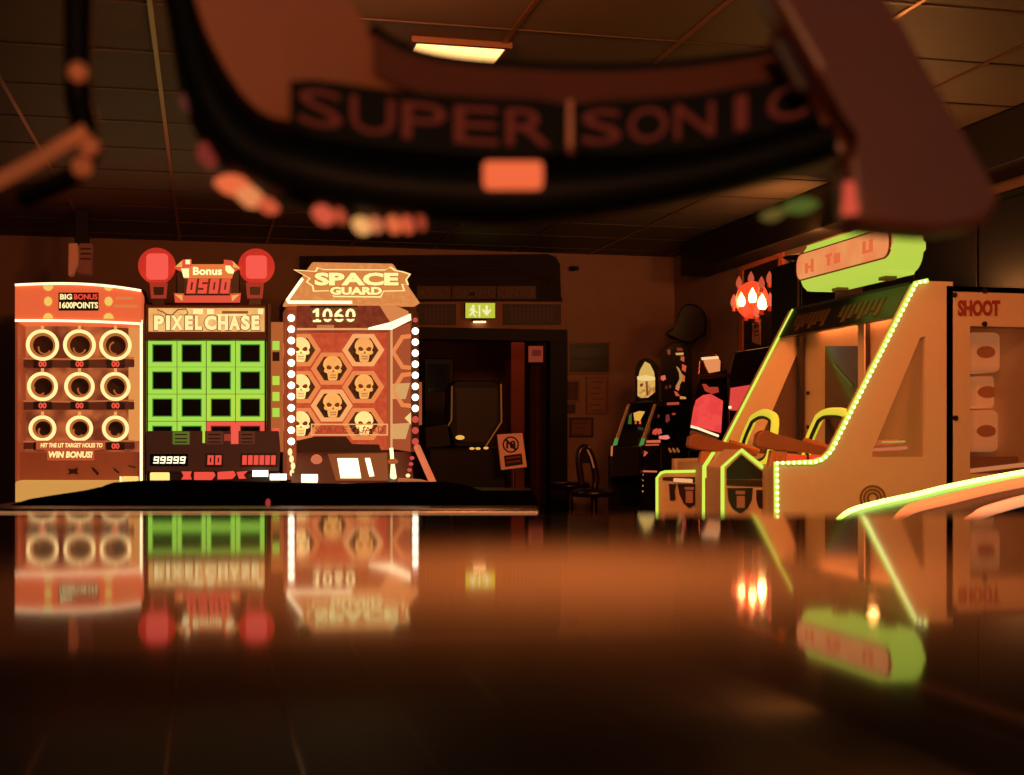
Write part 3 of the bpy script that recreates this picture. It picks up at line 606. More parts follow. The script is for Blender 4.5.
# control deck
bm = B(); poly(bm, [(296, 441), (316, 436.5), (346, 436.5), (352, 444), (379, 444.5), (381, 450), (392, 450), (392, 458), (294, 458)], Yp - 0.26, 0.1); obj('deck_rear', bm, M('deck_dark', '#2a1612', 0.45), t)
bm = B(); a, b, c_, d = PY(293, 452, Yp - 0.28), PY(411, 452, Yp - 0.28), PY(414, 484.5, Y0 - 0.3), PY(291, 484.5, Y0 - 0.3)
prism(bm, [a, b, c_, d], (0, 0.03, -0.12)); dk = obj('control_deck', bm, M('deck_brown', '#5a3020', 0.4, em='#4a2014', es=0.5, noise=0.2), t)
def dpt(px, py, lift=0.006):
    n = (b - a).cross(d - a).normalized(); n = n if n.z > 0 else -n
    return onray(px, py, a + n * lift, n)
bm = B(); n_ = (0, 0.004, -0.006); prism(bm, [dpt(328, 454), dpt(387, 453), dpt(388, 480), dpt(336, 480)], n_); obj('deck_plate', bm, E('deck_orange', '#9a5028', 0.8), dk)
for q in range(7):
    y0_, y1_ = 458.2 + 2.85 * q, 458.2 + 2.85 * q + 2.35
    sh = lambda y: (y - 458) * 0.17
    bm = B(); prism(bm, [dpt(337.3 + sh(y0_), y0_, .012), dpt(357.8 + sh(y0_), y0_, .012), dpt(357.8 + sh(y1_), y1_, .012), dpt(337.3 + sh(y1_), y1_, .012)], n_); obj('light_slat', bm, E('slat_white', '#fff0b8', 2.2), dk)
bm = B(); prism(bm, [dpt(365, 458, .012), dpt(370, 458, .012), dpt(374.3, 475.5, .012), dpt(369.5, 476, .012)], n_); obj('light_slat', bm, E('slat_white', '#fff0b8', 2.2), dk)
bm = B(); cyl(bm, dpt(316.5, 460, 0), dpt(316.5, 459, 0.04), 0.05, 20, 0.042); obj('push_button', bm, E('button_orange', '#d8744c', 0.9), dk)
bm = B(); tube(bm, [PY(301.5, 478.3, Y0 - 0.34), PY(317.5, 478.3, Y0 - 0.34)], 0.034, 12); obj('tube_lamp', bm, E('tube_white', '#fff2c8', 3.0), t, smooth=True)
bm = B(); tube(bm, [PY(393.5, 483, Y0 - 0.2), PY(393, 470, Y0 - 0.18), PY(392.8, 464, Y0 - 0.18)], 0.02, 10, rs=[0.034, 0.022, 0.016]); jy = obj('light_post', bm, E('post_white', '#ffe2a0', 2.0), t, smooth=True)
bm = B(); ball(bm, PY(393, 461.5, Y0 - 0.18), 0.045, 1, 1, 0.55); obj('post_collar', bm, E('collar', '#c06030', 0.8), jy, smooth=True)
bm = B(); tube(bm, [PY(391.3, 448, Y0 - 0.16), PY(392.2, 459, Y0 - 0.17)], 0.016, 10); obj('post_tip', bm, E('post_white', '#ffe2a0', 2.0), jy)
bm = B(); tube(bm, [PY(417, 447, Y0 - 0.05), PY(434, 485, Y0 - 0.5)], 0.03, 12); obj('slanted_rail', bm, M('rail_orange', '#d88858', 0.35, em='#d07048', es=0.8), t, smooth=True)
bm = B(); tube(bm, [PY(399, 480.5, Y0 - 0.3), PY(420, 482, Y0 - 0.42), PY(433, 485, Y0 - 0.5)], 0.024, 10); obj('deck_edge_rail', bm, E('edge_rail', '#d07040', 0.7), t, smooth=True)
bm = B(); rect(bm, 291, 436, 484, 560, Y0 - 0.52, 0.6, 0.02); obj('lower_front', bm, M('lower_black', '#120e0d', 0.4), t)
#@@PART3
# ================================================================== WATER SHOOTING CABINET (right)
YN, YF_ = 6.4, 7.97
WHITE = M('cabinet_white', '#cfc0ae', 0.45, noise=0.04)
WHITE2 = M('cabinet_white_matte', '#c4b4a2', 0.6, noise=0.06)
GEDGE = E('green_edge_led', '#c8e04e', 1.2)
GDOT = E('green_dot_led', '#f4f4a0', 2.6)
t = thing('shooting_cabinet', 'white sloped two player gun shooting cabinet edged in yellow green lights at the right', 'arcade machine', (PY(860, 400, YN).x, 7.1, 0))
XB = PY(926, 400, YN).x            # rear wall of the play space
prof = [(775.5, 463), (813, 462), (822, 459), (830, 451), (915, 283), (927, 281)]
def pz(px, py): p = PY(px, py, YN); return (p.x, p.z)
P2 = [pz(*p) for p in prof]
def side(Y, th, nm):
    bm = B()
    nose = P2[0][0]
    pts = [(nose, 0.02)] + P2 + [(XB + 0.16, P2[-1][1]), (XB + 0.16, 0.02)]
    win = [pz(920, 338), pz(925.5, 336), pz(925.5, 457), pz(872, 457), pz(872.5, 451)]
    # panel with a window: built as plates around the opening
    o = [Vector((x_, Y, z_)) for x_, z_ in pts]
    wv = [Vector((x_, Y, z_)) for x_, z_ in win]
    f_out = [bm.verts.new(v) for v in o]; f_in = [bm.verts.new(v) for v in wv]
    es = [bm.edges.new((f_out[i], f_out[(i + 1) % len(o)])) for i in range(len(o))] + [bm.edges.new((f_in[i], f_in[(i + 1) % len(wv)])) for i in range(len(wv))]
    bmesh.ops.triangle_fill(bm, use_beauty=True, use_dissolve=False, edges=es)
    # drop any triangles that landed inside the window
    cw = sum(wv, Vector()) / len(wv)
    def inside(p):
        s = 0
        for i in range(len(wv)):
            A, C = wv[i], wv[(i + 1) % len(wv)]
            cr = (C.x - A.x) * (p.z - A.z) - (C.z - A.z) * (p.x - A.x)
            if cr > 1e-9: s += 1
            elif cr < -1e-9: s -= 1
        return abs(s) == len(wv)
    bad = [f for f in bm.faces if inside(f.calc_center_median())]
    if bad: bmesh.ops.delete(bm, geom=bad, context='FACES_ONLY')
    r_ = bmesh.ops.extrude_face_region(bm, geom=list(bm.faces))
    bmesh.ops.translate(bm, verts=[v for v in r_['geom'] if isinstance(v, bmesh.types.BMVert)], vec=(0, th, 0))
    ob = obj(nm, bm, WHITE, t)
    bm = B(); prism(bm, [v + Vector((0, th * 0.5, 0)) for v in wv], (0, 0.006, 0)); obj('window_glass', bm, GLASS, ob)
    return ob
GLASS = M('tinted_glass', '#a08070', 0.05, alpha=0.22)
sp = side(YN, 0.05, 'side_panel')
fp = side(YF_ - 0.05, 0.05, 'side_panel')
# LED edging along both side profiles
for Y, ob in ((YN - 0.006, sp), (YF_ - 0.06, fp)):
    pth = ([Vector((P2[0][0] + 0.005, Y, 0.3))] + [Vector((x_, Y, z_)) for x_, z_ in P2]) if ob is sp else [Vector((x_, Y, z_)) for x_, z_ in P2[3:]]
    bm = B(); tube(bm, pth, 0.014 if ob is sp else 0.009, 8); obj('edge_light', bm, GEDGE, ob, smooth=True)
    if ob is sp:
        tot = 0; step = 0.031
        for i in range(len(pth) - 1):
            A, C = pth[i], pth[i + 1]; L = (C - A).length; q = step - tot
            while q < L:
                bm = B(); ball(bm, A + (C - A) * (q / L) + Vector((0, -0.014, 0)), 0.0095, u=8, v=6); obj('diode', bm, GDOT, ob, smooth=True); q += step
            tot = (tot + L) % step
# body: rear block, interior back wall, floor, header
bm = B(); box(bm, XB + 0.0, XB + 0.05, YN + 0.06, YF_ - 0.06, 0.6, P2[-1][1] - 0.01); bw = obj('rear_wall', bm, WHITE2, t)
bm = B(); prism(bm, [(P2[0][0] + 0.02, YN + 0.06, 0.02), (XB, YN + 0.06, 0.02), (XB, YN + 0.06, P2[0][1] - 0.1), (P2[0][0] + 0.25, YN + 0.06, P2[0][1] - 0.02), (P2[0][0] + 0.02, YN + 0.06, P2[0][1] - 0.02)], (0, YF_ - YN - 0.12, 0)); obj('lower_body', bm, WHITE2, t)
x1, z1 = P2[4]; x2, z2 = P2[3]
u = Vector((x1 - x2, 0, z1 - z2)).normalized()
h0 = Vector((x1, YN + 0.06, z1)) - u * 0.005; h1 = h0 - u * 0.20
bm = B(); prism(bm, [h0, h1, h1 + Vector((0.06, 0, 0)), Vector((x1 + 0.1, YN + 0.06, z1 - 0.005))], (0, YF_ - YN - 0.12, 0)); hd = obj('header', bm, M('header_black', '#1c1712', 0.35), t)
Lh = YF_ - YN - 0.12
for (a_, b_) in ((0.10, 0.42), (0.52, 0.88)):
    for k in range(8):
        f0 = a_ + (b_ - a_) * k / 8; f1 = f0 + (b_ - a_) * 0.085
        y0_ = YF_ - 0.06 - Lh * f0; y1_ = YF_ - 0.06 - Lh * f1
        hh = 0.08 + 0.02 * ((k * 5) % 3)
        c0 = h0 - u * 0.05 + Vector((-0.004, 0, 0)); c1 = c0 - u * hh
        bm = B(); prism(bm, [Vector((c0.x, y0_, c0.z)), Vector((c0.x, y1_, c0.z)), Vector((c1.x, y1_, c1.z)), Vector((c1.x, y0_, c1.z))], (0.006, 0, 0)); obj('header_mark', bm, M('header_print', '#5a4028', 0.5), hd)
bm = B(); box(bm, x1 - 0.0, XB + 0.12, YN + 0.06, YF_ - 0.06, P2[-1][1] - 0.03, P2[-1][1] + 0.0); obj('roof', bm, BLACK, t)
# rear wall features seen through the front opening
def xq(px0, px1, py0, py1, X, th):
    return [PX(px0, py0, X), PX(px1, py0, X), PX(px1, py1, X), PX(px0, py1, X)]
XW = XB - 0.012
SCR = M('rear_screen', '#16120e', 0.12)
bm = B(); prism(bm, xq(825, 858, 346, 449, XW, 0), (0.01, 0, 0)); rs_ = obj('rear_screen', bm, SCR, t)
bm = B(); tube(bm, [PX(834, 365, XW - .004), PX(852, 386, XW - .004)], 0.008, 6); obj('screen_streak', bm, E('screen_green', '#56581e', 0.7), rs_)
bm = B(); prism(bm, xq(858, 864, 318, 452, XW - 0.03, 0), (0.03, 0, 0)); obj('post', bm, WHITE, t)
bm = B(); prism(bm, xq(864.2, 867, 318, 452, XW - 0.02, 0), (0.02, 0, 0)); obj('post_gap', bm, M('gap_dark', '#20160f', 0.5), t)
bm = B(); prism(bm, xq(797, 800, 324, 452, XW - 0.03, 0), (0.03, 0, 0)); obj('corner_bead', bm, M('gap_dark', '#20160f', 0.5), t)
for px, py in ((808.5, 393), (808.5, 427), (869, 352), (869, 372)):
    p = PX(px, py, XW); bm = B(); cyl(bm, p, p + Vector((-0.012, 0, 0)), 0.012, 10); obj('bolt', bm, M('bolt_dark', '#3a281e', 0.4, 0.7), bw)
# green ring gun rests
def rring(px0, px1, py0, py1, X, lean, nm):
    bm = B(); pts = []
    out = [(px0 + lean, py0 + 5), (px0 + lean + 8, py0), (px1 - 6, py0), (px1, py0 + 6), (px1 - 2, py1 - 24), (px1 - lean * 0.8 + 4, py1 - 6), (px1 - lean - 1, py1), (px0 + 6, py1), (px0, py1 - 5), (px0 + 3, py1 - 24)]
    pv = [PX(x_, y_, X) for x_, y_ in out]
    pv = smooth_path(pv + [pv[0]], 4)[:-1]
    tube(bm, pv, 0.026, 8, True); r_ = obj(nm, bm, M('rest_green', '#c2c838', 0.4, em='#bcc63a', es=0.85), t, smooth=True)
    bm = B(); c_ = sum(pv, Vector()) / len(pv)
    tube(bm, [c_ + (p - c_) * 0.86 + Vector((-0.012, 0, 0)) for p in pv], 0.012, 6, True); obj('ring_groove', bm, M('groove_dark', '#1c2a12', 0.5), r_)
rring(806, 849.5, 413, 465, 3.32, 13, 'gun_rest')
rring(741, 775, 414, 464, 3.28, 12, 'gun_rest')
# guns
GUN = M('gun_brown', '#8a5840', 0.4, noise=0.15)
def gun(Y, dx, dy, s=1.0):
    q = lambda x_, y_: (dx + x_ * s, dy + y_ * s)
    bm = B(); poly(bm, [q(0, -12), q(6, -16), q(12, -15), q(24, -9), q(44, -5), q(66, 1), q(80, 7), q(78, 11), q(58, 8), q(36, 5), q(20, 4), q(8, 3), q(-2, 0)], Y, 0.06, 0.01); g = obj('toy_gun', bm, GUN, t)
    bm = B(); poly(bm, [q(14, 4), q(30, 4.5), q(28, 18), q(18, 26), q(10, 24)], Y + 0.01, 0.045, 0.008); obj('grip', bm, M('grip_tan', '#b08058', 0.5), g)
    bm = B(); tube(bm, [PY(*q(46, -6), Y + 0.02), PY(*q(80, 5), Y + 0.02)], 0.016, 8); obj('barrel', bm, M('barrel_tan', '#b87850', 0.35), g)
    bm = B(); tube(bm, [PY(*q(18, 10), Y + 0.02), PY(*q(20, 22), Y + 0.02), PY(*q(16, 34), Y + 0.02)], 0.02, 8); obj('gun_mount', bm, M('barrel_tan', '#b87850', 0.35), g)
gun(6.62, 758, 446)
gun(7.55, 690, 447, 0.86)
# coin consoles
def emblem(pts, Y, par, sub):
    bm = B(); poly(bm, pts, Y, 0.012, 0); e_ = obj('coin_shield', bm, M('coin_black', '#1a1210', 0.4), par)
    for a_, b_, c_, d_ in sub:
        bm = B(); rect(bm, a_, b_, c_, d_, Y - 0.006, 0.01, 0.002); obj('coin_slot', bm, M('slot_tan', '#8a5c40', 0.4, em='#8a5030', es=0.25), e_)
Yc = 6.62
bm = B(); pent = [(722.5, 560), (722.5, 467), (740.5, 449.5), (743, 449.5), (775, 476.5), (775, 560)]
poly(bm, pent, Yc, 0.24, 0.008); cn = obj('coin_console', bm, WHITE2, t)
bm = B(); poly(bm, [(727, 479), (727, 469), (741.5, 454.5), (771, 478.5)], Yc - 0.01, 0.012); obj('dark_gable', bm, M('gable_dark', '#14241a', 0.4), cn)
bm = B(); poly(bm, [(727, 480), (773, 480), (773, 487), (727, 485)], Yc - 0.008, 0.012); obj('shadow_gap', bm, M('gap_brown', '#2a2014', 0.5), cn)
bm = B(); tube(bm, [PY(722.5, 540, Yc - .008), PY(722.5, 467, Yc - .008), PY(741.5, 450, Yc - .008), PY(775, 477, Yc - .008)], 0.011, 8); obj('edge_light', bm, GEDGE, cn, smooth=True)
bm = B(); poly(bm, [(703, 560), (703.5, 466), (713, 452), (716, 452), (706.5, 467), (706.5, 560)], Yc + 0.25, 0.02); obj('edge_light', bm, GEDGE, cn)
emblem([(728, 488), (753, 488), (752, 500), (748, 508), (741, 513), (733, 508), (729, 500)], Yc - 0.012, cn, [(736, 745, 491, 494.5), (737, 745, 496, 508)])
emblem([(757, 490), (764, 490), (764, 509), (759, 507), (757, 500)], Yc - 0.012, cn, [])
Yd = 7.62
bm = B(); prism(bm, [PY(x_, y_, Yd) for x_, y_ in [(656.5, 560), (656.5, 478), (660, 473), (664, 471.5), (704, 470.5), (704, 560)]], (0.12, 0.3, 0), 0.008); cn2 = obj('coin_console', bm, WHITE2, t)
bm = B(); tube(bm, [PY(657, 540, Yd - .008), PY(657, 478, Yd - .008), PY(661, 473, Yd - .008), PY(665, 471.8, Yd - .008), PY(704, 471, Yd - .008)], 0.009, 8); obj('edge_light', bm, GEDGE, cn2, smooth=True)
bm = B(); poly(bm, [(663, 477), (704, 477), (704, 483), (663, 480)], Yd - 0.008, 0.012); obj('shadow_gap', bm, M('gap_brown', '#2a2014', 0.5), cn2)
bm = B(); tube(bm, [PY(674, 480, Yd - .02), PY(692, 481, Yd - .02)], 0.012, 8); obj('tube_lamp', bm, E('console_lamp', '#e8a06a', 1.1), cn2, smooth=True)
emblem([(678, 484), (701, 484), (700, 494), (697, 503), (690, 508), (684, 503), (680, 494)], Yd - 0.012, cn2, [(685, 694, 487, 490), (686, 693, 491, 503)])
emblem([(669.5, 484), (676.5, 484), (675, 490), (675.5, 500), (670.5, 500)], Yd - 0.012, cn2, [])
bm = B(); poly(bm, [(706, 560), (706, 478), (721, 478), (721, 560)], Yc + 0.235, 0.02); st_ = obj('printed_strip', bm, M('strip_print', '#a85a48', 0.5, noise=0.5, scale=30), t)
for y in (491, 511):
    bm = B(); poly(bm, arc2(713.5, y, 4, 5, 0, 340, 12), Yc + 0.23, 0.01); obj('printed_spot', bm, M('spot_print', '#c87a58', 0.5), st_)
# target roundel on the side panel
tg = None
for k, r in enumerate((13, 9.5, 6)):
    bm = B(); pframe(bm, arc2(873, 498, r, r, 0, 350, 35), arc2(873, 498, r - 2.0, r - 2.0, 0, 350, 35), YN - 0.006, 0.008)
    o = obj('target_circle', bm, M('roundel_brown', '#7a5a2c', 0.5), sp)
# things inside seen through the near window
bm = B(); box(bm, P2[0][0] + 0.3, XB - 0.02, YN + 0.5, YN + 0.55, 0.8, 0.83); tray = obj('inner_rail', bm, M('inner_red', '#c84a34', 0.4, em='#c84028', es=0.6), t)
bm = B(); tube(bm, [PY(875, 443, 6.7), PY(905, 441, 6.7), PY(912, 437, 6.7), PY(922, 426, 6.7)], 0.014, 8); obj('red_tube', bm, E('inner_red_tube', '#e05a38', 0.9), t, smooth=True)
bm = B(); tube(bm, [PY(870, 450, 6.6), PY(923, 447, 6.6)], 0.009, 8); obj('red_tube', bm, E('inner_pale', '#e88058', 0.9), t, smooth=True)
bm = B(); tube(bm, [PY(882, 442, 6.6), PY(905, 441.5, 6.6)], 0.006, 6); obj('lime_line', bm, E('inner_lime', '#d0c050', 0.9), t)
# rear section with its own window
xs0, xs1 = PY(946.5, 0, YN).x, PY(1045, 0, YN).x
zt = PY(950, 286, YN).z
wx0, wz1, wz0 = PY(970, 0, YN).x, PY(970, 326, YN).z, PY(970, 474, YN).z
bm = B()
box(bm, xs0, wx0, YN, YN + 0.05, 0.02, zt); box(bm, wx0, xs1, YN, YN + 0.05, wz1, zt); box(bm, wx0, xs1, YN, YN + 0.05, 0.02, wz0)
box(bm, xs0, xs0 + 0.02, YN, YF_, 0.02, zt); box(bm, xs1 - 0.02, xs1, YN, YF_, 0.02, zt); box(bm, xs0, xs1, YF_ - 0.03, YF_, 0.02, zt); box(bm, xs0, xs1, YN, YF_, zt - 0.03, zt)
rp = obj('rear_section', bm, M('cabinet_white_matte', '#c4b4a2', 0.6), t)
bm = B(); box(bm, xs0 - 0.012, xs0, YN + 0.02, YN + 0.05, 0.02, zt); obj('seam', bm, M('gap_dark', '#20160f', 0.5), t)
bm = B(); box(bm, wx0, xs1, YN + 0.02, YN + 0.026, wz0, wz1); obj('window_glass', bm, GLASS, rp)
for px, py in ((954, 295), (984, 291), (984, 324), (955, 418)):
    p = PY(px, py, YN); bm = B(); cyl(bm, p, p + Vector((0, -0.012, 0)), 0.014, 12); obj('bolt', bm, M('bolt_dark', '#3a281e', 0.4, 0.7), rp)
STK = M('sticker_red', '#8a3a30', 0.5)
obj('sticker_lettering', ptext('SHOOT', 958, 1000, 300, 316, YN - 0.004, 0.003, 0.04), STK, rp)
for k, (a_, b_, c_, d_, dd) in enumerate(((971, 1002, 332, 372, 0.25), (974, 1000, 410, 452, 0.35), (976, 1000, 376, 408, 0.45), (1004, 1016, 350, 452, 0.4))):
    bm = B(); rect(bm, a_, b_, c_, d_, YN + dd, 0.25, 0.03); pb = obj('prize_box', bm, M('prize_tan' if k % 2 == 0 else 'prize_pale', '#e0b090' if k % 2 == 0 else '#d89a70', 0.6, em='#d88a50', es=0.45), rp)
    bm = B(); poly(bm, arc2((a_ + b_) / 2, (c_ + d_) / 2, 9, 6, 0, 345, 18), YN + dd - 0.01, 0.02); obj('box_print', bm, M('prize_print', '#b87a58', 0.6), pb)
bm = B(); box(bm, wx0 - 0.02, xs1 - 0.03, YN + 0.2, YN + 0.24, wz0 + 0.0, wz0 + 0.09); obj('prize_shelf', bm, M('shelf_dark', '#5a2c1c', 0.5), rp)
bm = B(); tube(bm, [PY(969, 471, YN + 0.15), PY(1030, 464, YN + 0.15)], 0.012, 8); obj('shelf_light', bm, E('shelf_light', '#e89058', 0.9), rp)
# illuminated capsule sign on the roof
XS = 3.42
zc = (PX(797, 265, XS).z + PX(898, 250, XS).z) / 2
r_ = 0.115; hh = 0.132
ya, yb = PX(790, 266, XS).y - r_, PX(902, 252, XS).y + r_
def cap(y0_, y1_, zc_, h_, r, n=8):
    pts = []
    for cy, cz, a0 in ((y1_ + r, zc_ + h_ - r, 90), (y1_ + r, zc_ - h_ + r, 180), (y0_ - r, zc_ - h_ + r, 270), (y0_ - r, zc_ + h_ - r, 0)):
        for k in range(n + 1):
            A = math.radians(a0 + 90 * k / n); pts.append((cy + r * math.cos(A), cz + r * math.sin(A)))
    return pts
sgn = thing('capsule_sign', 'rounded glowing yellow green sign with an orange panel on top of the shooting cabinet', 'sign', (XS + 0.12, (ya + yb) / 2, P2[-1][1]))
bm = B(); prism(bm, [(XS, y_, z_) for y_, z_ in cap(ya, yb, zc, hh, r_)], (0.2, 0, 0), 0.03, 4); obj('shell', bm, M('sign_green', '#3a4018', 0.4, em='#b8d24a', es=0.95), sgn)
oy0, oy1 = PX(796, 0, XS).y, PX(886, 0, XS).y
bm = B(); prism(bm, [(XS - 0.006, y_, z_) for y_, z_ in cap(ya + 0.015, yb + 0.0, zc + 0.016, 0.078, 0.065)], (0.02, 0, 0)); op_ = obj('panel', bm, tint('sign_orange', '#ec8450', '#f0a05c', 0.95, 6, 0.55, soft=0.2), sgn)
bm = B(); o1 = [Vector((XS - 0.008, y_, z_)) for y_, z_ in cap(ya + 0.017, yb - 0.002, zc + 0.016, 0.08, 0.067)]; i1 = [Vector((XS - 0.008, y_, z_)) for y_, z_ in cap(ya + 0.011, yb + 0.004, zc + 0.016, 0.073, 0.06)]
frame(bm, o1, i1, (0.012, 0, 0)); obj('panel_rim', bm, M('rim_brown', '#6a4020', 0.5), sgn)
SR = E('sign_red', '#e4683c', 0.97); pl = ya; pw = ya - yb
for f0, f1, z0_, z1_ in ((0.10, 0.13, -.04, .02), (0.13, 0.17, -.015, .0), (0.17, 0.2, -.04, .035), (0.36, 0.39, -.03, .035), (0.34, 0.41, .02, .035), (0.44, 0.47, -.03, .025), (0.48, 0.5, -.03, .025), (0.74, 0.77, -.02, .045), (0.77, 0.81, -.02, -.005), (0.81, 0.84, -.02, .045)):
    bm = B(); prism(bm, [(XS - 0.01, pl - pw * f0, zc + .01 + z0_), (XS - 0.01, pl - pw * f1, zc + .01 + z0_), (XS - 0.01, pl - pw * f1, zc + .01 + z1_), (XS - 0.01, pl - pw * f0, zc + .01 + z1_)], (0.012, 0, 0)); obj('faded_letter', bm, SR, op_)
for f in (0.28, 0.78):
    y_ = ya + (yb - ya) * f; bm = B(); box(bm, XS + 0.08, XS + 0.15, y_ - 0.04, y_ + 0.04, P2[-1][1], zc - hh + 0.01, 0.006); obj('sign_post', bm, M('post_tan', '#8a6a4a', 0.5), sgn)

# ================================================================== FRUIT MACHINES
def pl_obj(par, nm, pts, Y, d, m, bev=0.0, lab=None):
    bm = B(); prism(bm, [PY(x_, y_, Y) for x_, y_ in pts], (0.40 * d, d, 0), bev); return obj(nm, bm, m, par, lab)
FB = M('fruit_black', '#0c0a0a', 0.4, spec=0.3)
t = thing('fruit_machine', 'black fruit machine nearest the doorway with a lit yellow arched picture on top', 'slot machine', (PY(634, 470, 12.2).x, 12.3, 0), 'fruit machines along the right wall')
pl_obj(t, 'cabinet', [(608, 560), (608, 456), (613, 446), (628, 402), (657, 400), (643, 446), (639, 456), (639, 560)], 12.0, 0.4, FB, 0.02)
tp = pl_obj(t, 'arch_topper', [(635, 404), (635, 372)] + [(646.5 + 11.5 * math.cos(math.radians(a)), 371 - 13 * math.sin(math.radians(a))) for a in range(170, 0, -17)] + [(658, 371), (658, 404)], 12.05, 0.3, FB, 0.01)
pl_obj(tp, 'lit_picture', [(637.5, 396), (637.5, 380), (640, 370), (645, 361.5), (650, 364), (654, 372), (655, 380), (655, 392), (648, 397.5), (641, 398)], 12.04, 0.015, tint('fig_yellow', '#e8b860', '#a85a28', 0.85, 14, 0.6, soft=0.1))
for pts in ([(637, 376.5), (646, 375), (655, 377), (655, 380), (646, 381), (637.5, 380)], [(646, 382), (647.5, 382), (648, 395), (646.5, 396)], [(640, 384), (643, 383), (643, 386), (640, 387)]):
    pl_obj(tp, 'picture_mark', pts, 12.03, 0.012, E('fig_red', '#8a3420', 0.8) if pts[0][0] != 637 else E('fig_pale', '#f0cc80', 1.0))
sc_ = pl_obj(t, 'reel_screen', [(629, 404.5), (655, 402.5), (641.5, 445), (615, 445)], 11.98, 0.03, GLOSSB)
pl_obj(sc_, 'screen_picture', [(633.5, 413), (639, 411), (645, 411.5), (642.5, 416), (640, 421), (634.5, 420.5)], 11.97, 0.012, E('pic_yellow', '#e8b048', 0.9))
pl_obj(sc_, 'screen_picture', [(629, 416), (631.5, 413), (631.5, 424), (628, 424)], 11.97, 0.012, E('pic_green', '#4a6a28', 0.8))
for a_, b_ in ((635, 636.5), (639, 641)): pl_obj(sc_, 'screen_symbol', [(a_, 421), (b_, 421), (b_, 424), (a_, 424)], 11.965, 0.012, REDLED)
for sx in (0, 26.5):
    e_ = pl_obj(t, 'side_trim', [(627.5 + sx, 404), (630 + sx, 404), (617 + sx, 444), (613.5 + sx, 444)], 11.96, 0.03, M('trim_bronze', '#a87848', 0.3, 0.8, em='#7a5028', es=0.35), 0.003)
    pl_obj(e_, 'green_tip', [(615 + sx, 438), (618.5 + sx, 438), (617 + sx, 445), (612.5 + sx, 446)], 11.95, 0.02, E('tip_green', '#5a9a48', 0.7))
cb = pl_obj(t, 'button_deck', [(610, 448), (640, 446), (640, 476), (611, 478)], 11.7, 0.35, M('deck_black', '#17110f', 0.35), 0.012)
pl_obj(cb, 'edge_glow', [(611, 446), (612.8, 446), (612.4, 456), (610.6, 456)], 11.69, 0.02, E('edge_orange', '#d07840', 0.8))
pl_obj(t, 'belly_panel', [(616, 480), (642, 479), (641, 505), (618, 505)], 11.95, 0.1, GLOSSB, 0.01)

t = thing('fruit_machine', 'tall black fruit machine with a dark arched top and a bow shaped topper', 'slot machine', (PY(676, 470, 12.2).x, 12.75, 0), 'fruit machines along the right wall')
pl_obj(t, 'cabinet', [(641, 560), (644, 446), (657, 400), (689, 398), (690, 560)], 12.5, 0.5, FB, 0.02)
tp = pl_obj(t, 'arch_topper', [(661, 404), (661, 358)] + [(676 + 15 * math.cos(math.radians(a)), 357 - 15 * math.sin(math.radians(a))) for a in range(170, 0, -17)] + [(691, 358), (691, 404)], 12.5, 0.3, FB, 0.012)
for pts, c_ in (([(667, 350), (670, 349), (670.5, 354), (668, 355)], '#8a3a24'), ([(675.5, 353), (683.5, 352.5), (683.5, 355), (676, 355)], '#e0a058'), ([(676.5, 347.5), (682, 348), (683, 351), (677, 351)], '#7a2c1c'), ([(681, 356), (684.5, 357), (684, 362), (680.5, 360)], '#c05a38'), ([(682, 364), (686.5, 366), (685.5, 372), (682, 370)], '#d8553c'), ([(661, 376), (665, 375), (666, 379), (663, 381), (660.5, 379)], '#e06a48'), ([(676, 366), (679, 368), (682.5, 375), (682, 381), (678.5, 387), (676, 386), (679.5, 379), (679, 373)], '#b88848'), ([(682, 374), (685, 376), (684.5, 382), (682, 381)], '#d0653c'), ([(676, 385), (680, 386), (678.5, 391), (675.5, 389)], '#d87848'), ([(674, 391), (677, 392), (680, 396), (676, 396)], '#d0583c'), ([(680, 396), (686, 397), (686, 399), (680, 399)], '#d89050'), ([(665, 386), (667.5, 386), (667.5, 389), (665, 389)], '#5a2418'), ([(669, 385), (671, 385), (671, 388), (669, 388)], '#6a2a1a')):
    pl_obj(tp, 'lit_symbol', pts, 12.49, 0.012, E('sym' + c_, c_, 0.9))
pl_obj(tp, 'topper_ledge', [(667, 402.5), (679, 402), (679, 404.5), (667, 405)], 12.44, 0.06, E('ledge_red', '#b8503a', 0.8))
sc_ = pl_obj(t, 'reel_screen', [(660, 406), (686, 405), (676, 440), (650, 442)], 12.42, 0.03, GLOSSB)
for pts, c_ in (([(666, 415), (669, 414), (670, 420), (667, 423), (665.5, 421)], '#7a2c24'), ([(658, 414), (660, 415), (659, 418), (657, 418)], '#5a2018'), ([(672, 413), (676, 413), (675, 415), (672, 415)], '#a03c28'), ([(653, 430), (657, 428), (658, 432), (656, 435), (652, 434)], '#d04a3c'), ([(657.5, 429), (661, 428.5), (662, 433), (658, 435)], '#d8503c'), ([(659, 436), (668, 435), (670, 438), (667, 439.5), (659, 439)], '#f08070'), ([(638.5, 432), (640, 430), (641, 433), (639.5, 434)], '#b04030')):
    pl_obj(sc_, 'screen_symbol', pts, 12.41, 0.012, E('sym' + c_, c_, 0.95))
dk = pl_obj(t, 'button_deck', [(638, 442), (662, 441), (662, 446), (640, 470), (638, 470)], 12.42, 0.08, M('deck_black', '#17110f', 0.35), 0.01)
for pts, c_ in (([(639, 440.5), (660.5, 440), (660.5, 442.6), (639, 443)], '#d86a44'), ([(642, 444.3), (659, 443.8), (659, 445.4), (642, 446)], '#c05838'), ([(639.5, 452), (644, 450.5), (648, 452.5), (645, 456), (640, 457)], '#d05a40'), ([(638, 446), (639.5, 446), (639, 468), (638, 468)], '#b06038')):
    pl_obj(dk, 'deck_light', pts, 12.4, 0.02, E('sym' + c_, c_, 0.9))
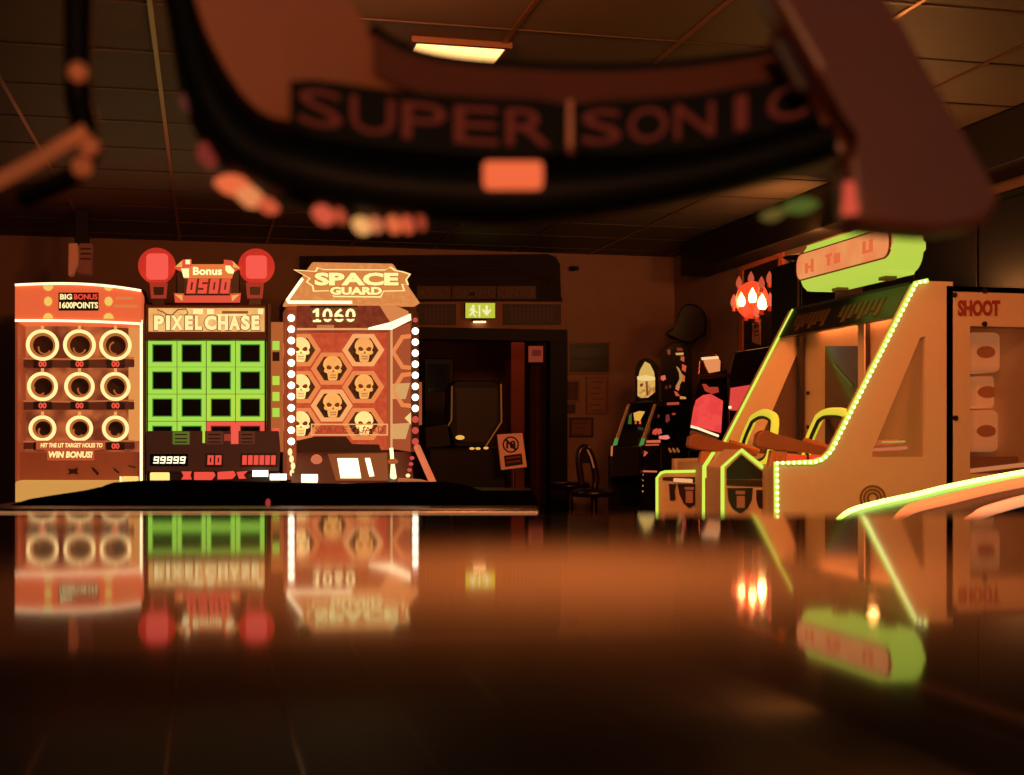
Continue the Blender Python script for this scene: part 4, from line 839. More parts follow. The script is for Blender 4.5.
b_ = pl_obj(t, 'belly_panel', [(638, 471), (660, 471), (660, 520), (638, 520)], 12.44, 0.1, FB, 0.01)
pl_obj(b_, 'deck_light', [(638, 470.3), (657, 470.8), (657, 472.4), (638, 472)], 12.42, 0.02, E('sym#d86a44', '#d86a44', 0.9))
for k in range(4): pl_obj(b_, 'small_light', [(642, 474 + 5.5 * k), (643.4, 474 + 5.5 * k), (643.4, 475.6 + 5.5 * k), (642, 475.6 + 5.5 * k)], 12.43, 0.012, E('sym#b88848', '#b88848', 0.9))
for k, px in enumerate((671, 675, 679)):
    bm = B(); tube(bm, [PY(px, 452, 12.42), PY(px - 3, 447, 12.46)], 0.012, 8); obj('deck_lever', bm, M('lever_tan', '#a87840', 0.3, em='#a06838', es=0.5), dk)
pl_obj(t, 'lower_deck', [(660, 446), (700, 446), (688, 470), (660, 470)], 12.44, 0.1, FB, 0.015)
pl_obj(t, 'red_streak', [(676, 461), (686, 461.5), (686, 463), (676, 462.5)], 12.43, 0.012, E('sym#b04030', '#b04030', 0.8))
pl_obj(t, 'bow_topper', [(664.5, 334), (672, 328), (678, 326), (678, 314), (682, 306), (688, 303), (698, 305), (705, 312), (707, 322), (706, 334), (698, 336), (692, 338.5), (692, 343), (684, 343), (684, 338.5), (672, 338)], 12.55, 0.3, FB, 0.02)

t = thing('fruit_machine', 'black fruit machine with a large plain red lit screen beside the white shooting cabinet', 'slot machine', (PY(708, 470, 11.4).x, 11.6, 0), 'fruit machines along the right wall')
pl_obj(t, 'cabinet', [(688, 560), (690, 440), (698, 385), (700, 372), (727, 368), (727, 560)], 11.3, 0.5, FB, 0.02)
tp = pl_obj(t, 'topper', [(698, 375), (699, 360), (703, 355), (716, 354), (721, 358), (723, 372), (700, 376)], 11.28, 0.35, M('topper_chrome', '#8a5a3c', 0.25, 0.9), 0.012)
pl_obj(tp, 'lit_panel', [(703, 359), (718, 358), (720.5, 361), (720, 371), (709, 373), (705.5, 366)], 11.27, 0.012, E('top_orange', '#e89058', 0.95))
pl_obj(tp, 'light_bar', [(701, 357.5), (718, 356), (719, 358.5), (702, 360)], 11.265, 0.012, E('top_pale', '#ffc890', 1.1))
pl_obj(t, 'visor', [(699, 375), (726, 373), (731, 373), (731, 377), (700, 379)], 11.15, 0.2, M('visor_brown', '#3a1a14', 0.4), 0.008)
sc_ = pl_obj(t, 'red_screen', [(698, 384), (727, 382), (722, 434), (689.5, 426), (693, 408)], 11.27, 0.03, M('screen_dark_red', '#1c0a0a', 0.2))
pl_obj(sc_, 'red_picture', [(696, 400), (703, 395), (711, 394), (718, 398), (723, 401), (721, 433), (690.5, 425.5), (693.5, 408)], 11.265, 0.012, tint('red_glow', '#f04c46', '#e8423e', 1.0, 10, 0.5))
pl_obj(sc_, 'red_picture', [(702, 384), (706, 384), (709, 387), (718, 387), (719, 392), (712, 394), (705, 391)], 11.262, 0.012, E('red_mid', '#b83c2c', 0.85))
bm = B(); tube(bm, [PY(691, 426.5, 11.24), PY(697, 428, 11.24), PY(701, 429.5, 11.24), PY(718.5, 436, 11.24)], 0.011, 8); obj('light_line', bm, E('pale_line', '#f8d8a8', 1.4), t)
pl_obj(t, 'button_deck', [(690, 430), (700, 432.5), (718, 438), (716, 449), (689, 448)], 10.95, 0.35, M('deck_tan', '#8a6048', 0.45, em='#6a3a20', es=0.35), 0.012)
pl_obj(t, 'lower_panel', [(688, 450), (722, 450), (722, 510), (688, 510)], 11.1, 0.25, GLOSSB, 0.012)

t = thing('fruit_machine', 'black fruit machine with red screen partly hidden by the white cabinet\'s slanted post', 'slot machine', (PY(742, 470, 12.0).x, 10.8, 0), 'fruit machines along the right wall')
pl_obj(t, 'cabinet', [(729.5, 560), (729.5, 376), (733, 352), (772, 346), (776, 560)], 10.6, 0.45, FB, 0.02)
sc_ = pl_obj(t, 'red_screen', [(730.5, 388), (756, 384), (756, 412), (729, 410)], 10.57, 0.03, E('red_flat', '#e0483e', 0.95))
pl_obj(sc_, 'light_bar', [(728.5, 406), (731.5, 406), (731.5, 408.5), (728.5, 408.5)], 10.56, 0.02, E('pale_line', '#f8d8a8', 1.4))

# tall dark speaker-like cabinet under the sign
t = thing('dark_cupboard', 'tall plain black cupboard behind the left end of the capsule sign', 'cupboard', (PY(816, 400, 9.6).x, 9.85, 0))
bm = B(); x0 = PY(797, 0, 9.6).x; x1_ = PY(836, 0, 9.6).x
box(bm, x0, x1_, 9.6, 10.1, 0, PY(780, 259, 9.6).z, 0.02); obj('body', bm, BLACK, t)
bm = B(); box(bm, x0 + 0.03, x1_ - 0.03, 9.585, 9.6, 0.1, PY(780, 266, 9.6).z, 0.004); obj('door', bm, FB, t)

t = thing('dark_cupboard', 'long black cupboard against the right wall behind the white shooting cabinet', 'cupboard', (4.88, 7.75, 0))
bm = B(); box(bm, 4.70, 5.06, 6.6, 8.9, 0, 2.42, 0.02); obj('body', bm, BLACK, t)
for k in range(3):
    bm = B(); box(bm, 4.685, 4.70, 6.65 + 0.75 * k, 7.37 + 0.75 * k, 0.1, 2.36, 0.004); obj('door', bm, FB, t)

def added_uplight(x_, y_, z_, to, power, label):  # bowl lamps added out of sight to brighten the ceiling
    t = thing('added_uplight', label, 'lamp', (x_, y_, z_), 'added bowl lamps')
    bm = B(); tube(bm, [(x_, y_, z_), (x_, y_, z_ + 0.02), (x_, y_, z_ + 0.06)], 0.1, 20, rs=[0.08, 0.14, 0.2]); obj('bowl', bm, BLACK, t, smooth=True)
    bm = B(); cyl(bm, (x_, y_, z_ + 0.06), (x_, y_, z_ + 0.066), 0.17, 20); obj('lens', bm, E('added_uplight_lens', '#ffb060', 2.0), t)
    p = Vector((x_, y_, z_ + 0.075)); v = Vector(to) - p
    lamp('ceiling_fill_lamp', 'AREA', tuple(p), power, (1, 0.34, 0.09), 0.28, rot=v.to_track_quat('-Z', 'Y').to_euler())
added_uplight(4.72, 9.85, PY(780, 259, 9.6).z, (4.3, 10.8, ZC), 26, 'added bowl lamp brightening the ceiling, on the cupboard behind the capsule sign')
added_uplight(4.2, 7.5, max(zt, P2[-1][1]) + 0.012, (4.2, 7.2, ZC), 22, 'added bowl lamp brightening the ceiling, on the white shooting cabinet roof')

# stools
def stool(px, Y, py_seat, label, back):
    xx = PY(px, 0, Y).x; zs = PY(px, py_seat, Y).z
    t = thing('stool', label, 'stool', (xx, Y, 0), 'stools by the fruit machines')
    bm = B(); tube(bm, [(xx, Y, zs - 0.05), (xx, Y, zs - 0.045), (xx, Y, zs), (xx, Y, zs + 0.02)], 0.2, 24, rs=[0.16, 0.2, 0.2, 0.17]); obj('seat', bm, M('seat_black', '#181110', 0.3), t, smooth=True)
    bm = B(); cyl(bm, (xx, Y, 0.03), (xx, Y, zs - 0.05), 0.03); obj('post', bm, M('stool_metal', '#6a4a38', 0.25, 1.0), t)
    bm = B(); tube(bm, [(xx, Y, 0), (xx, Y, 0.02), (xx, Y, 0.05)], 0.2, 24, rs=[0.22, 0.21, 0.05]); obj('base', bm, M('stool_metal', '#6a4a38', 0.25, 1.0), t)
    if back:
        pts = [(582, 486), (579.5, 468), (579, 455), (582, 448.5), (586, 448), (590, 453), (594, 466), (596, 480), (594, 489)]
        bm = B(); tube(bm, smooth_path([PY(a, b, Y - 0.02) for a, b in pts], 5), 0.032, 8); bk = obj('back_hoop', bm, M('hoop_dark', '#2a1a14', 0.25), t, smooth=True)
        bm = B(); poly(bm, [(580.5, 463), (580.5, 453), (583, 449.5), (586, 449), (589, 453), (591.5, 463)], Y - 0.03, 0.03, 0.006); obj('back_pad', bm, M('seat_black', '#181110', 0.3), bk)
        bm = B(); tube(bm, [PY(587.5, 450, Y - 0.06), PY(591, 457, Y - 0.06), PY(594, 468, Y - 0.06)], 0.008, 6); obj('chrome_edge', bm, M('hoop_chrome', '#d08a60', 0.2, 1.0, em='#b86840', es=0.4), bk)
stool(594, 11.3, 491, 'dark stool with a looped backrest to the left of the fruit machines', True)
stool(570, 12.9, 484, 'dark backless stool beside the door frame below the notices', False)

# ================================================================== picture frame and red lamps on the right wall
FRR = M('frame_red', '#b06040', 0.5)
xw = XR - 0.03
t = thing('wall_frame', 'tall pale framed poster on the right hand wall behind the red candle lamps', 'picture frame', PX(757, 365, XR - 0.02))
bm = B(); o4 = [PX(738.5, 267, xw), PX(782, 252, xw), PX(782, 366, xw), PX(738.5, 366, xw)]; i4 = [PX(742.5, 270.5, xw), PX(778, 258, xw), PX(778, 361, xw), PX(742.5, 362, xw)]
frame(bm, o4, i4, (0.03, 0, 0)); obj('frame', bm, FRR, t)
bm = B(); prism(bm, [PX(740, 268, xw + .01), PX(780, 254, xw + .01), PX(780, 364, xw + .01), PX(740, 364, xw + .01)], (0.012, 0, 0)); ps = obj('poster', bm, M('poster_black', '#1a0f0d', 0.35), t)
bm = B(); prism(bm, [PX(752, 322, xw + .006), PX(760.5, 318, xw + .006), PX(760.5, 345, xw + .006), PX(752, 342, xw + .006)], (0.006, 0, 0)); obj('printed_patch', bm, M('patch_tan', '#a0705a', 0.6), ps)
for y in (326, 331, 335):
    bm = B(); prism(bm, [PX(754, y, xw + .004), PX(758.5, y - 1, xw + .004), PX(758.5, y + .8, xw + .004), PX(754, y + 1.8, xw + .004)], (0.006, 0, 0)); obj('printed_line', bm, M('ink_brown', '#5a3020', 0.6), ps)
t = thing('candle_lamp', 'wall lamp with a cluster of glowing red candle bulbs on the right hand wall', 'lamp', PX(752, 318, XR - 0.25))
XLm = XR - 0.25
cp = PX(752, 308, XLm)
bm = B(); pth = [PX(a, b, XLm) for a, b in ((734, 304), (740, 313), (752, 316), (765, 312), (771, 303))]; tube(bm, smooth_path(pth, 5), 0.018, 8); arm = obj('arm_ring', bm, M('lamp_metal', '#8a3a20', 0.3, 0.6), t, smooth=True)
bm = B(); tube(bm, [PX(752, 315, XLm), PX(752, 322, XLm + 0.1), PX(753, 318, XR - 0.04)], 0.016, 8); obj('stem', bm, M('lamp_metal', '#8a3a20', 0.3, 0.6), t)
for k, (px, py, big) in enumerate(((741.3, 301, 1), (752.5, 297, 1), (762, 303.5, 1), (734, 302, 0), (770, 301, 0), (739, 283, 2), (751, 278.5, 2), (761.5, 283.5, 2), (769.5, 278.5, 2), (746, 311, 0), (757, 312, 0))):
    bm = B(); c_ = PX(px, py, XLm - 0.02); r0 = (0.034, 0.038, 0.03)[big]
    tube(bm, [c_ + Vector((0, 0, z_ * r0)) for z_ in (-1.5, -1, -0.2, 0.8, 1.6, 2.2)], r0, 12, rs=[r0 * q for q in (0.45, 0.8, 1.0, 0.8, 0.4, 0.05)])
    obj('candle_bulb', bm, (E('bulb_glow_red', '#f0603c', 1.0), E('bulb_glow_hot', '#ffc070', 28.0), E('bulb_tip', '#d85a3c', 0.8))[big], t, smooth=True)
    bm = B(); cyl(bm, c_ + Vector((0, 0, -2.6 * r0)), c_ + Vector((0, 0, -1.4 * r0)), r0 * 0.6, 10); obj('candle_sleeve', bm, M('lamp_red_cup', '#a83820', 0.4, em='#c03820', es=0.5), t)
bm = B(); bmesh.ops.create_uvsphere(bm, u_segments=28, v_segments=14, radius=0.2, matrix=Matrix.Translation(PX(752, 300, XLm)) @ Matrix.Diagonal((0.7, 0.95, 0.85, 1)))
vm = bpy.data.materials.new('lamp_halo'); vm.use_nodes = True; nt = vm.node_tree; pb = nt.nodes['Principled BSDF']
pb.inputs['Base Color'].default_value = lin('#c03018'); pb.inputs['Roughness'].default_value = 0.3; pb.inputs['Alpha'].default_value = 0.6
pb.inputs['Emission Color'].default_value = lin('#e2401e'); pb.inputs['Emission Strength'].default_value = 1.5
obj('red_halo', bm, vm, t, smooth=True)  # translucent glowing shell stands in for the red halo round the bulbs
#@@PART4
# ================================================================== LOW BLACK TABLE WITH CLOTH
def at_d(px, py, D): return PD(px, py, D)
bt_z = PD(300, 509, 5.0).z
fl, fr_ = PD(-40, 0, 5.0), PD(539, 0, 5.0)
t = thing('long_table', 'long low black table with a pale metal front edge below the arcade machines', 'table', ((fl.x + fr_.x) / 2, (fl.y + fr_.y) / 2 + 1, 0))
ux = RT
def tbox(bm, u0, u1, v0, v1, z0, z1, bev=0.0):
    o = FW * 5.0
    q = [o + RT * u0 + FW * v0, o + RT * u1 + FW * v0, o + RT * u1 + FW * v1, o + RT * u0 + FW * v1]
    return prism(bm, [Vector((p.x, p.y, z0)) for p in q], (0, 0, z1 - z0), bev)
ul, ur = (-40 - CXP) / F * 5.0, (539 - CXP) / F * 5.0
bm = B(); tbox(bm, ul, ur, 0.0, 2.2, bt_z - 0.10, bt_z, 0.01); obj('top', bm, M('table_black', '#07090a', 0.3), t)
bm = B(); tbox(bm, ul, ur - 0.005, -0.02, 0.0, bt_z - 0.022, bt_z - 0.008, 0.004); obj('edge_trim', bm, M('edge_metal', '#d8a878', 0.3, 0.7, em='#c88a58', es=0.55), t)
bm = B(); tbox(bm, ul, ur - 0.05, 0.02, 0.06, bt_z - 0.4, bt_z - 0.1); obj('apron', bm, M('table_black', '#07090a', 0.3), t)
for uu in (ul + 0.1, ur - 0.2):
    for vv in (0.1, 1.95):
        bm = B(); tbox(bm, uu, uu + 0.1, vv, vv + 0.1, 0, bt_z - 0.1, 0.008); obj('leg', bm, BLACK, t)
for px, py in ((268, 503),):
    bm = B(); p = PD(px, py, 5.04); ball(bm, p, 0.012, 0.8, 0.8, 1.4); obj('red_spot', bm, E('spot_red', '#b03c34', 0.8), t, smooth=True)  # small glowing red spot at the table edge
# heap of black cloth
top = [(74, 500), (80, 492), (92, 487.5), (104, 486.5), (112, 489), (120, 485.5), (140, 483.5), (180, 481.5), (230, 481), (268, 482), (300, 484), (345, 484.5), (400, 485), (440, 485.5), (462, 487.5), (480, 493), (500, 500), (520, 504), (535, 508)]
bm = B(); rows = 14; grid = []
base = [(x_, 509.5) for x_, _ in top]
for j in range(rows + 1):
    f = j / rows; row = []
    for i, (x_, y_) in enumerate(top):
        D0 = 5.25 + 1.5 * f
        zt_ = PD(x_, y_, 6.0).z; hgt = max(0.0, zt_ - bt_z - 0.004)
        prof_ = math.sin(math.pi * min(1, max(0, f))) ** 0.6 if 0 < f < 1 else 0
        p = PD(x_, 433, 1.0); u_ = (x_ - CXP) / F * 6.0
        w_ = FW * D0 + RT * (u_ * (1 + 0.02 * math.sin(7 * f + i)))
        n_ = 0.018 * math.sin(i * 2.3 + 5 * f) * math.sin(3.1 * i + 9 * f) * prof_
        row.append(bm.verts.new((w_.x, w_.y, bt_z + 0.002 + max(0, hgt * prof_ + n_))))
    grid.append(row)
for j in range(rows):
    for i in range(len(top) - 1):
        bm.faces.new((grid[j][i], grid[j][i + 1], grid[j + 1][i + 1], grid[j + 1][i]))
r_ = bmesh.ops.extrude_face_region(bm, geom=list(bm.faces)); 
for v in [v for v in r_['geom'] if isinstance(v, bmesh.types.BMVert)]: v.co.z = bt_z + 0.001
tag(obj('black_cloth', bm, M('cloth_black', '#030405', 0.95, spec=0.0, noise=0.4, scale=12, bump=0.4), smooth=True), 'rumpled black cloth heaped along the long low table', 'cloth')

# ================================================================== GLOWING CURVED RIDE EDGE (right)
t = thing('kiddie_ride', 'low dark curved ride with glowing green rim and ridges lit orange at the right', 'ride', tuple(PD(930, 560, 6.2).xy) + (0.0,))
def pathD(pts): return smooth_path([PD(x_, y_, D) for x_, y_, D in pts], 6)
g = pathD([(838, 519, 6.15), (852, 510, 6.25), (880, 502, 6.32), (915, 494.5, 6.38), (950, 486, 6.4), (990, 478, 6.4), (1030, 471, 6.4), (1070, 466, 6.4)])
bm = B(); tube(bm, g, 0.011, 10); obj('green_rim_light', bm, E('rim_green_led', '#d2ff6a', 5.0), t, smooth=True)
RID = M('ridge_orange_lit', '#e8a070', 0.3, em='#e08850', es=0.85)  # glow in the ridge materials stands in for orange light on them
r2 = pathD([(893, 521, 5.75), (900, 516, 5.8), (915, 508.5, 5.85), (950, 500, 5.85), (990, 490, 5.85), (1030, 482, 5.85), (1070, 476, 5.85)])
bm = B(); tube(bm, r2, 0.02, 10, rs=[0.006 + 0.022 * min(1, i / 10) for i in range(len(r2))]); obj('ridge', bm, RID, t, smooth=True)
r3 = pathD([(965, 519, 5.2), (975, 516.5, 5.25), (990, 510, 5.3), (1030, 499, 5.3), (1070, 492, 5.3)])
bm = B(); tube(bm, r3, 0.018, 10, rs=[0.006 + 0.016 * min(1, i / 8) for i in range(len(r3))]); obj('ridge', bm, M('ridge_pink_lit', '#f0a880', 0.3, em='#f09868', es=1.0), t, smooth=True)
def skin(pa_, pb_, n=24):
    def samp(P, f):
        s = f * (len(P) - 1); i = min(int(s), len(P) - 2); return P[i].lerp(P[i + 1], s - i)
    return [(samp(pa_, k / n), samp(pb_, k / n)) for k in range(n + 1)]
bm = B()
for A_, C_ in ((g, r2), (r2, r3)):
    rows_ = skin(A_, C_)
    vs = [(bm.verts.new(a_ - UP * 0.012), bm.verts.new((a_ + c2) / 2 - UP * 0.06), bm.verts.new(c2 - UP * 0.012)) for a_, c2 in rows_]
    for i in range(len(vs) - 1):
        for q in (0, 1): bm.faces.new((vs[i][q], vs[i + 1][q], vs[i + 1][q + 1], vs[i][q + 1]))
r_ = bmesh.ops.extrude_face_region(bm, geom=list(bm.faces))
for v in [v for v in r_['geom'] if isinstance(v, bmesh.types.BMVert)]: v.co.z = 0.02
obj('hull', bm, M('hull_black', '#141210', 0.3), t, smooth=False)

# ================================================================== NEAR AIR HOCKEY TABLE
De = 1.2
TZ = PD(512, 515, De).z
TLOC = FW * 0.3; 
t = thing('air_hockey_table', 'glossy black air hockey table top filling the foreground and mirroring the machines', 'game table', (TLOC.x, TLOC.y, 0))
def hb(bm, u0, u1, v0, v1, z0, z1, bev=0.0):
    q = [RT * u0 + FW * v0, RT * u1 + FW * v0, RT * u1 + FW * v1, RT * u0 + FW * v1]
    return prism(bm, [Vector((p.x, p.y, z0)) for p in q], (0, 0, z1 - z0), bev)
tm = M('table_gloss', '#46443e', 0.045)
bm = B(); hb(bm, -0.85, 0.85, -0.7, De, TZ - 0.03, TZ, 0.006); obj('playing_surface', bm, tm, t)
bm = B(); hb(bm, -0.82, 0.82, -0.67, De - 0.03, TZ - 0.30, TZ - 0.03, 0.01); obj('cabinet', bm, BLACK, t)
for u_ in (-0.7, 0.58):
    for v_ in (-0.55, De - 0.3):
        bm = B(); hb(bm, u_, u_ + 0.12, v_, v_ + 0.12, 0, TZ - 0.3, 0.01); obj('leg', bm, BLACK, t)

# ================================================================== OVERHEAD SCORER
DG = 1.15
t = thing('overhead_scorer', 'blurred black curved overhead scoreboard lettered super sonic hanging above the near table', 'scoreboard', tuple(PD(540, 130, DG + 0.1)))
HB = M('hood_black', '#050b0c', 0.5, spec=0.12)
TAN = M('hood_tan', '#9a6448', 0.5, noise=0.1); REDB = M('hood_redbrown', '#6a4034', 0.5, noise=0.1)
def curve(pts, xs_):
    out = []
    P = smooth_path([Vector((p[0], p[1], 0)) for p in pts], 12)
    return P
LC = smooth_path([Vector((x_, y_, 0)) for x_, y_ in ((150, -60), (166, 10), (176, 70), (186, 112), (204, 148), (238, 181), (290, 205), (350, 217), (420, 223), (513, 225), (600, 217), (690, 202), (770, 182), (840, 160), (880, 148))], 5)
BC = smooth_path([Vector((x_, y_, 0)) for x_, y_ in ((180, -60), (193, -10), (205, 28), (224, 66), (246, 98), (270, 116), (310, 124), (360, 137), (430, 148), (513, 153), (600, 152), (690, 143), (770, 124), (840, 102), (900, 84))], 5)
TC = smooth_path([Vector((x_, y_, 0)) for x_, y_ in ((330, -60), (340, -20), (356, 10), (372, 32), (390, 46), (415, 57), (455, 65), (513, 70), (580, 73), (640, 72), (700, 67), (760, 58), (810, 48), (850, 40), (900, 28))], 5)
n_ = len(LC)
# lower rim: rounded black lip
bm = B(); secs = []
for i in range(n_):
    b2, l2 = BC[i], LC[i]
    m1 = b2.lerp(l2, 0.35); m2 = b2.lerp(l2, 0.75); m3 = b2.lerp(l2, 0.93)
    sec = [(b2, 0.0), (m1, -0.035), (m2, -0.03), (m3, -0.005), (l2, 0.05), (l2, 0.12), (m2, 0.17), (b2, 0.17)]
    secs.append([bm.verts.new(PD(p.x, p.y, DG + d_)) for p, d_ in sec])
for i in range(n_ - 1):
    for k in range(8): bm.faces.new((secs[i][k], secs[i + 1][k], secs[i + 1][(k + 1) % 8], secs[i][(k + 1) % 8]))
bm.faces.new(secs[0]); bm.faces.new(secs[-1][::-1])
rim = obj('lower_rim', bm, HB, t, smooth=True)
# tan face above it
bm = B(); secs = []
for i in range(n_):
    sec = [(TC[i], 0.03), (BC[i], 0.0), (BC[i], 0.05), (TC[i], 0.08)]
    secs.append([bm.verts.new(PD(p.x, p.y, DG + d_)) for p, d_ in sec])
for i in range(n_ - 1):
    for k in range(4): bm.faces.new((secs[i][k], secs[i + 1][k], secs[i + 1][(k + 1) % 4], secs[i][(k + 1) % 4]))
bm.faces.new(secs[0]); bm.faces.new(secs[-1][::-1])
obj('face_band', bm, TAN, t)
# red-brown strip along the top of the face
def Cat(P, x_):
    for i in range(len(P) - 1):
        if P[i].x <= x_ <= P[i + 1].x: return P[i].y + (P[i + 1].y - P[i].y) * (x_ - P[i].x) / (P[i + 1].x - P[i].x)
    return P[-1].y
xs_ = [372 + (890 - 372) * k / 40 for k in range(41)]
bm = B(); secs = []
for x_ in xs_:
    tt, bb = Cat(TC, x_), Cat(BC, x_)
    lo = tt + (bb - tt) * 0.38
    secs.append([bm.verts.new(PD(x_, y_, DG + d_)) for y_, d_ in ((tt - 1, 0.015), (lo, -0.002), (lo, 0.03), (tt - 1, 0.05))])
for i in range(len(secs) - 1):
    for k in range(4): bm.faces.new((secs[i][k], secs[i + 1][k], secs[i + 1][(k + 1) % 4], secs[i][(k + 1) % 4]))
bm.faces.new(secs[0]); bm.faces.new(secs[-1][::-1]); obj('upper_strip', bm, REDB, t)
bm = B(); tube(bm, [PD(x_, Cat(TC, x_) - 3, DG + 0.02) for x_ in xs_], 0.006, 8); obj('top_rail', bm, HB, t, smooth=True)
# name plates with lettering following the curve
mid = lambda x_: 104 + 24 * (1 - ((x_ - 555) / 262) ** 2) - (8 if x_ > 700 else 0) * (x_ - 700) / 110
PLT = M('name_plate_black', '#080d0e', 0.6, spec=0.1); LETR = M('letter_red', '#6a3024', 0.6, em='#401a14', es=0.5, spec=0.1)
def plate(xa, xb, word, hgt):
    pts_t, pts_b = [], []
    for k in range(13):
        x_ = xa + (xb - xa) * k / 12; r = min(1, min(k, 12 - k) / 1.2)
        pts_t.append((x_, mid(x_) - hgt * (0.78 + 0.22 * r))); pts_b.append((x_, mid(x_) + hgt * (0.78 + 0.22 * r)))
    bm = B(); prism(bm, [PD(x_, y_, DG - 0.012) for x_, y_ in pts_t + pts_b[::-1]], FW * 0.012); pl_ = obj('name_plate', bm, PLT, t)
    n = len(word)
    for k, ch in enumerate(word):
        c0 = xa + 9 + (xb - xa - 18) * k / n; c1 = xa + 9 + (xb - xa - 18) * (k + 0.84) / n; cm_ = (c0 + c1) / 2
        if ch == 'I': c0, c1 = cm_ - 6, cm_ + 6
        sl = (mid(cm_ + 3) - mid(cm_ - 3)) / 6
        o = PD(c0, mid(c0) + hgt * 0.62, DG - 0.016); e_ = PD(c1, mid(c1) + hgt * 0.62, DG - 0.016); up_ = PD(c0, mid(c0) - hgt * 0.62, DG - 0.016)
        obj('letter', text_bm(ch, o, e_ - o, UP, (e_ - o).length, (up_ - o).length, 0.003, -0.005), LETR, pl_)
plate(290, 567, 'SUPER', 29)
plate(573, 823, 'SONIC', 27)
bm = B(); prism(bm, [PD(x_, y_, DG - 0.014) for x_, y_ in ((567.5, 100), (572.5, 100), (573, 146), (567, 146))], FW * 0.016); obj('divider', bm, M('divider_tan', '#a86a48', 0.5, em='#6a3a24', es=0.3), t)
bm = B(); prism(bm, [PD(x_, y_, DG - 0.05) for x_, y_ in ((483, 160), (543, 160), (543, 186), (483, 186))], FW * 0.03, 0.004); obj('score_window', bm, E('score_orange', '#f0683c', 1.0), rim)
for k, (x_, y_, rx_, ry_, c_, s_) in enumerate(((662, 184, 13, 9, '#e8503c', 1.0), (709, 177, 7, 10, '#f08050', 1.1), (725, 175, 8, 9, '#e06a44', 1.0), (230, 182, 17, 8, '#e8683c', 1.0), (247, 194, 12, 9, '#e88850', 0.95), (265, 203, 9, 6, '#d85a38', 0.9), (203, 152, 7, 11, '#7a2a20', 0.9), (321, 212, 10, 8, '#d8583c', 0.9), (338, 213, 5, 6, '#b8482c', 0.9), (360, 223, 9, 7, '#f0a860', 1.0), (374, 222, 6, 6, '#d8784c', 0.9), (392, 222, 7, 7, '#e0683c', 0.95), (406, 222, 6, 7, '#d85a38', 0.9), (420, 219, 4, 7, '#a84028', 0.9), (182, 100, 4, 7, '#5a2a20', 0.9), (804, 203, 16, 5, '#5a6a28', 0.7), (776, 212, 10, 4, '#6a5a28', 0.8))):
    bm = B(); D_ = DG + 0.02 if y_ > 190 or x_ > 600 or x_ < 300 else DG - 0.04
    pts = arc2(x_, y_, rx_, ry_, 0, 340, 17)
    prism(bm, [PD(px, py, D_ - 0.03) for px, py in pts], FW * 0.03, 0.002); obj('rim_reflection', bm, E('rim%d' % k, c_, s_), rim)  # glowing patches stand in for machine and lamp reflections on the rim
# right hand arm block
ARM = M('arm_brown', '#5c3428', 0.4, noise=0.1)
bm = B(); prism(bm, [PD(x_, y_, 1.06) for x_, y_ in ((740, -60), (860, -60), (892, 28), (998, 196), (1003, 204), (986, 224), (940, 231), (872, 225), (853, 219), (846, 152), (872, 138), (850, 106), (816, 72))], FW * 0.06, 0.008, 3); ra = obj('side_arm', bm, ARM, t)
bm = B(); prism(bm, [PD(x_, y_, 1.05) for x_, y_ in ((768, 34), (800, 92), (816, 90), (788, 34))], FW * 0.02, 0.004); obj('arm_edge', bm, M('arm_edge', '#2a1612', 0.4), ra)
bm = B(); tube(bm, [PD(849, 182, 1.05), PD(850, 214, 1.05)], 0.010, 8, rs=[0.004, 0.007]); obj('red_edge_highlight', bm, E('highlight_red', '#d8503a', 0.9), ra, smooth=True)  # glowing sliver stands in for a red highlight on the arm's edge
# left hand bracket
COP = M('bracket_metal', '#c07850', 0.3, 0.9, em='#b05028', es=0.45); DKM = M('bracket_dark', '#2a1c16', 0.3, 0.8)  # emission on the copper metal stands in for reflected warm light
bm = B(); tube(bm, smooth_path([PD(x_, y_, 1.15) for x_, y_ in ((-20, 190), (30, 164), (60, 146), (86, 130))], 5), 0.007, 8); lb = obj('side_bracket', bm, COP, t, smooth=True)
bm = B(); tube(bm, smooth_path([PD(x_, y_, 1.165) for x_, y_ in ((86, 130), (80, 105), (78, 85), (78, -60))], 5), 0.012, 8); obj('bracket_post', bm, DKM, lb, smooth=True)
bm = B(); tube(bm, smooth_path([PD(x_, y_, 1.18) for x_, y_ in ((86, 130), (92, 148), (86, 164), (70, 178), (20, 200))], 5), 0.009, 8); obj('bracket_hook', bm, DKM, lb, smooth=True)
for x_, y_ in ((78, 72), (89, 146), (82, 167)):
    bm = B(); ball(bm, PD(x_, y_, 1.14), 0.009); obj('bracket_bolt', bm, COP, lb, smooth=True)
bm = B(); tube(bm, [PD(78, -60, 1.165), PD(160, -58, 1.18)], 0.012, 8); obj('bracket_link', bm, DKM, lb)
# hanging rods to the ceiling
for x_, D_ in ((170, 1.2), (880, 1.2)):
    p = PD(x_, -50, D_); bm = B(); cyl(bm, p, (p.x, p.y, ZC), 0.012, 10); obj('hanging_rod', bm, DKM, t)

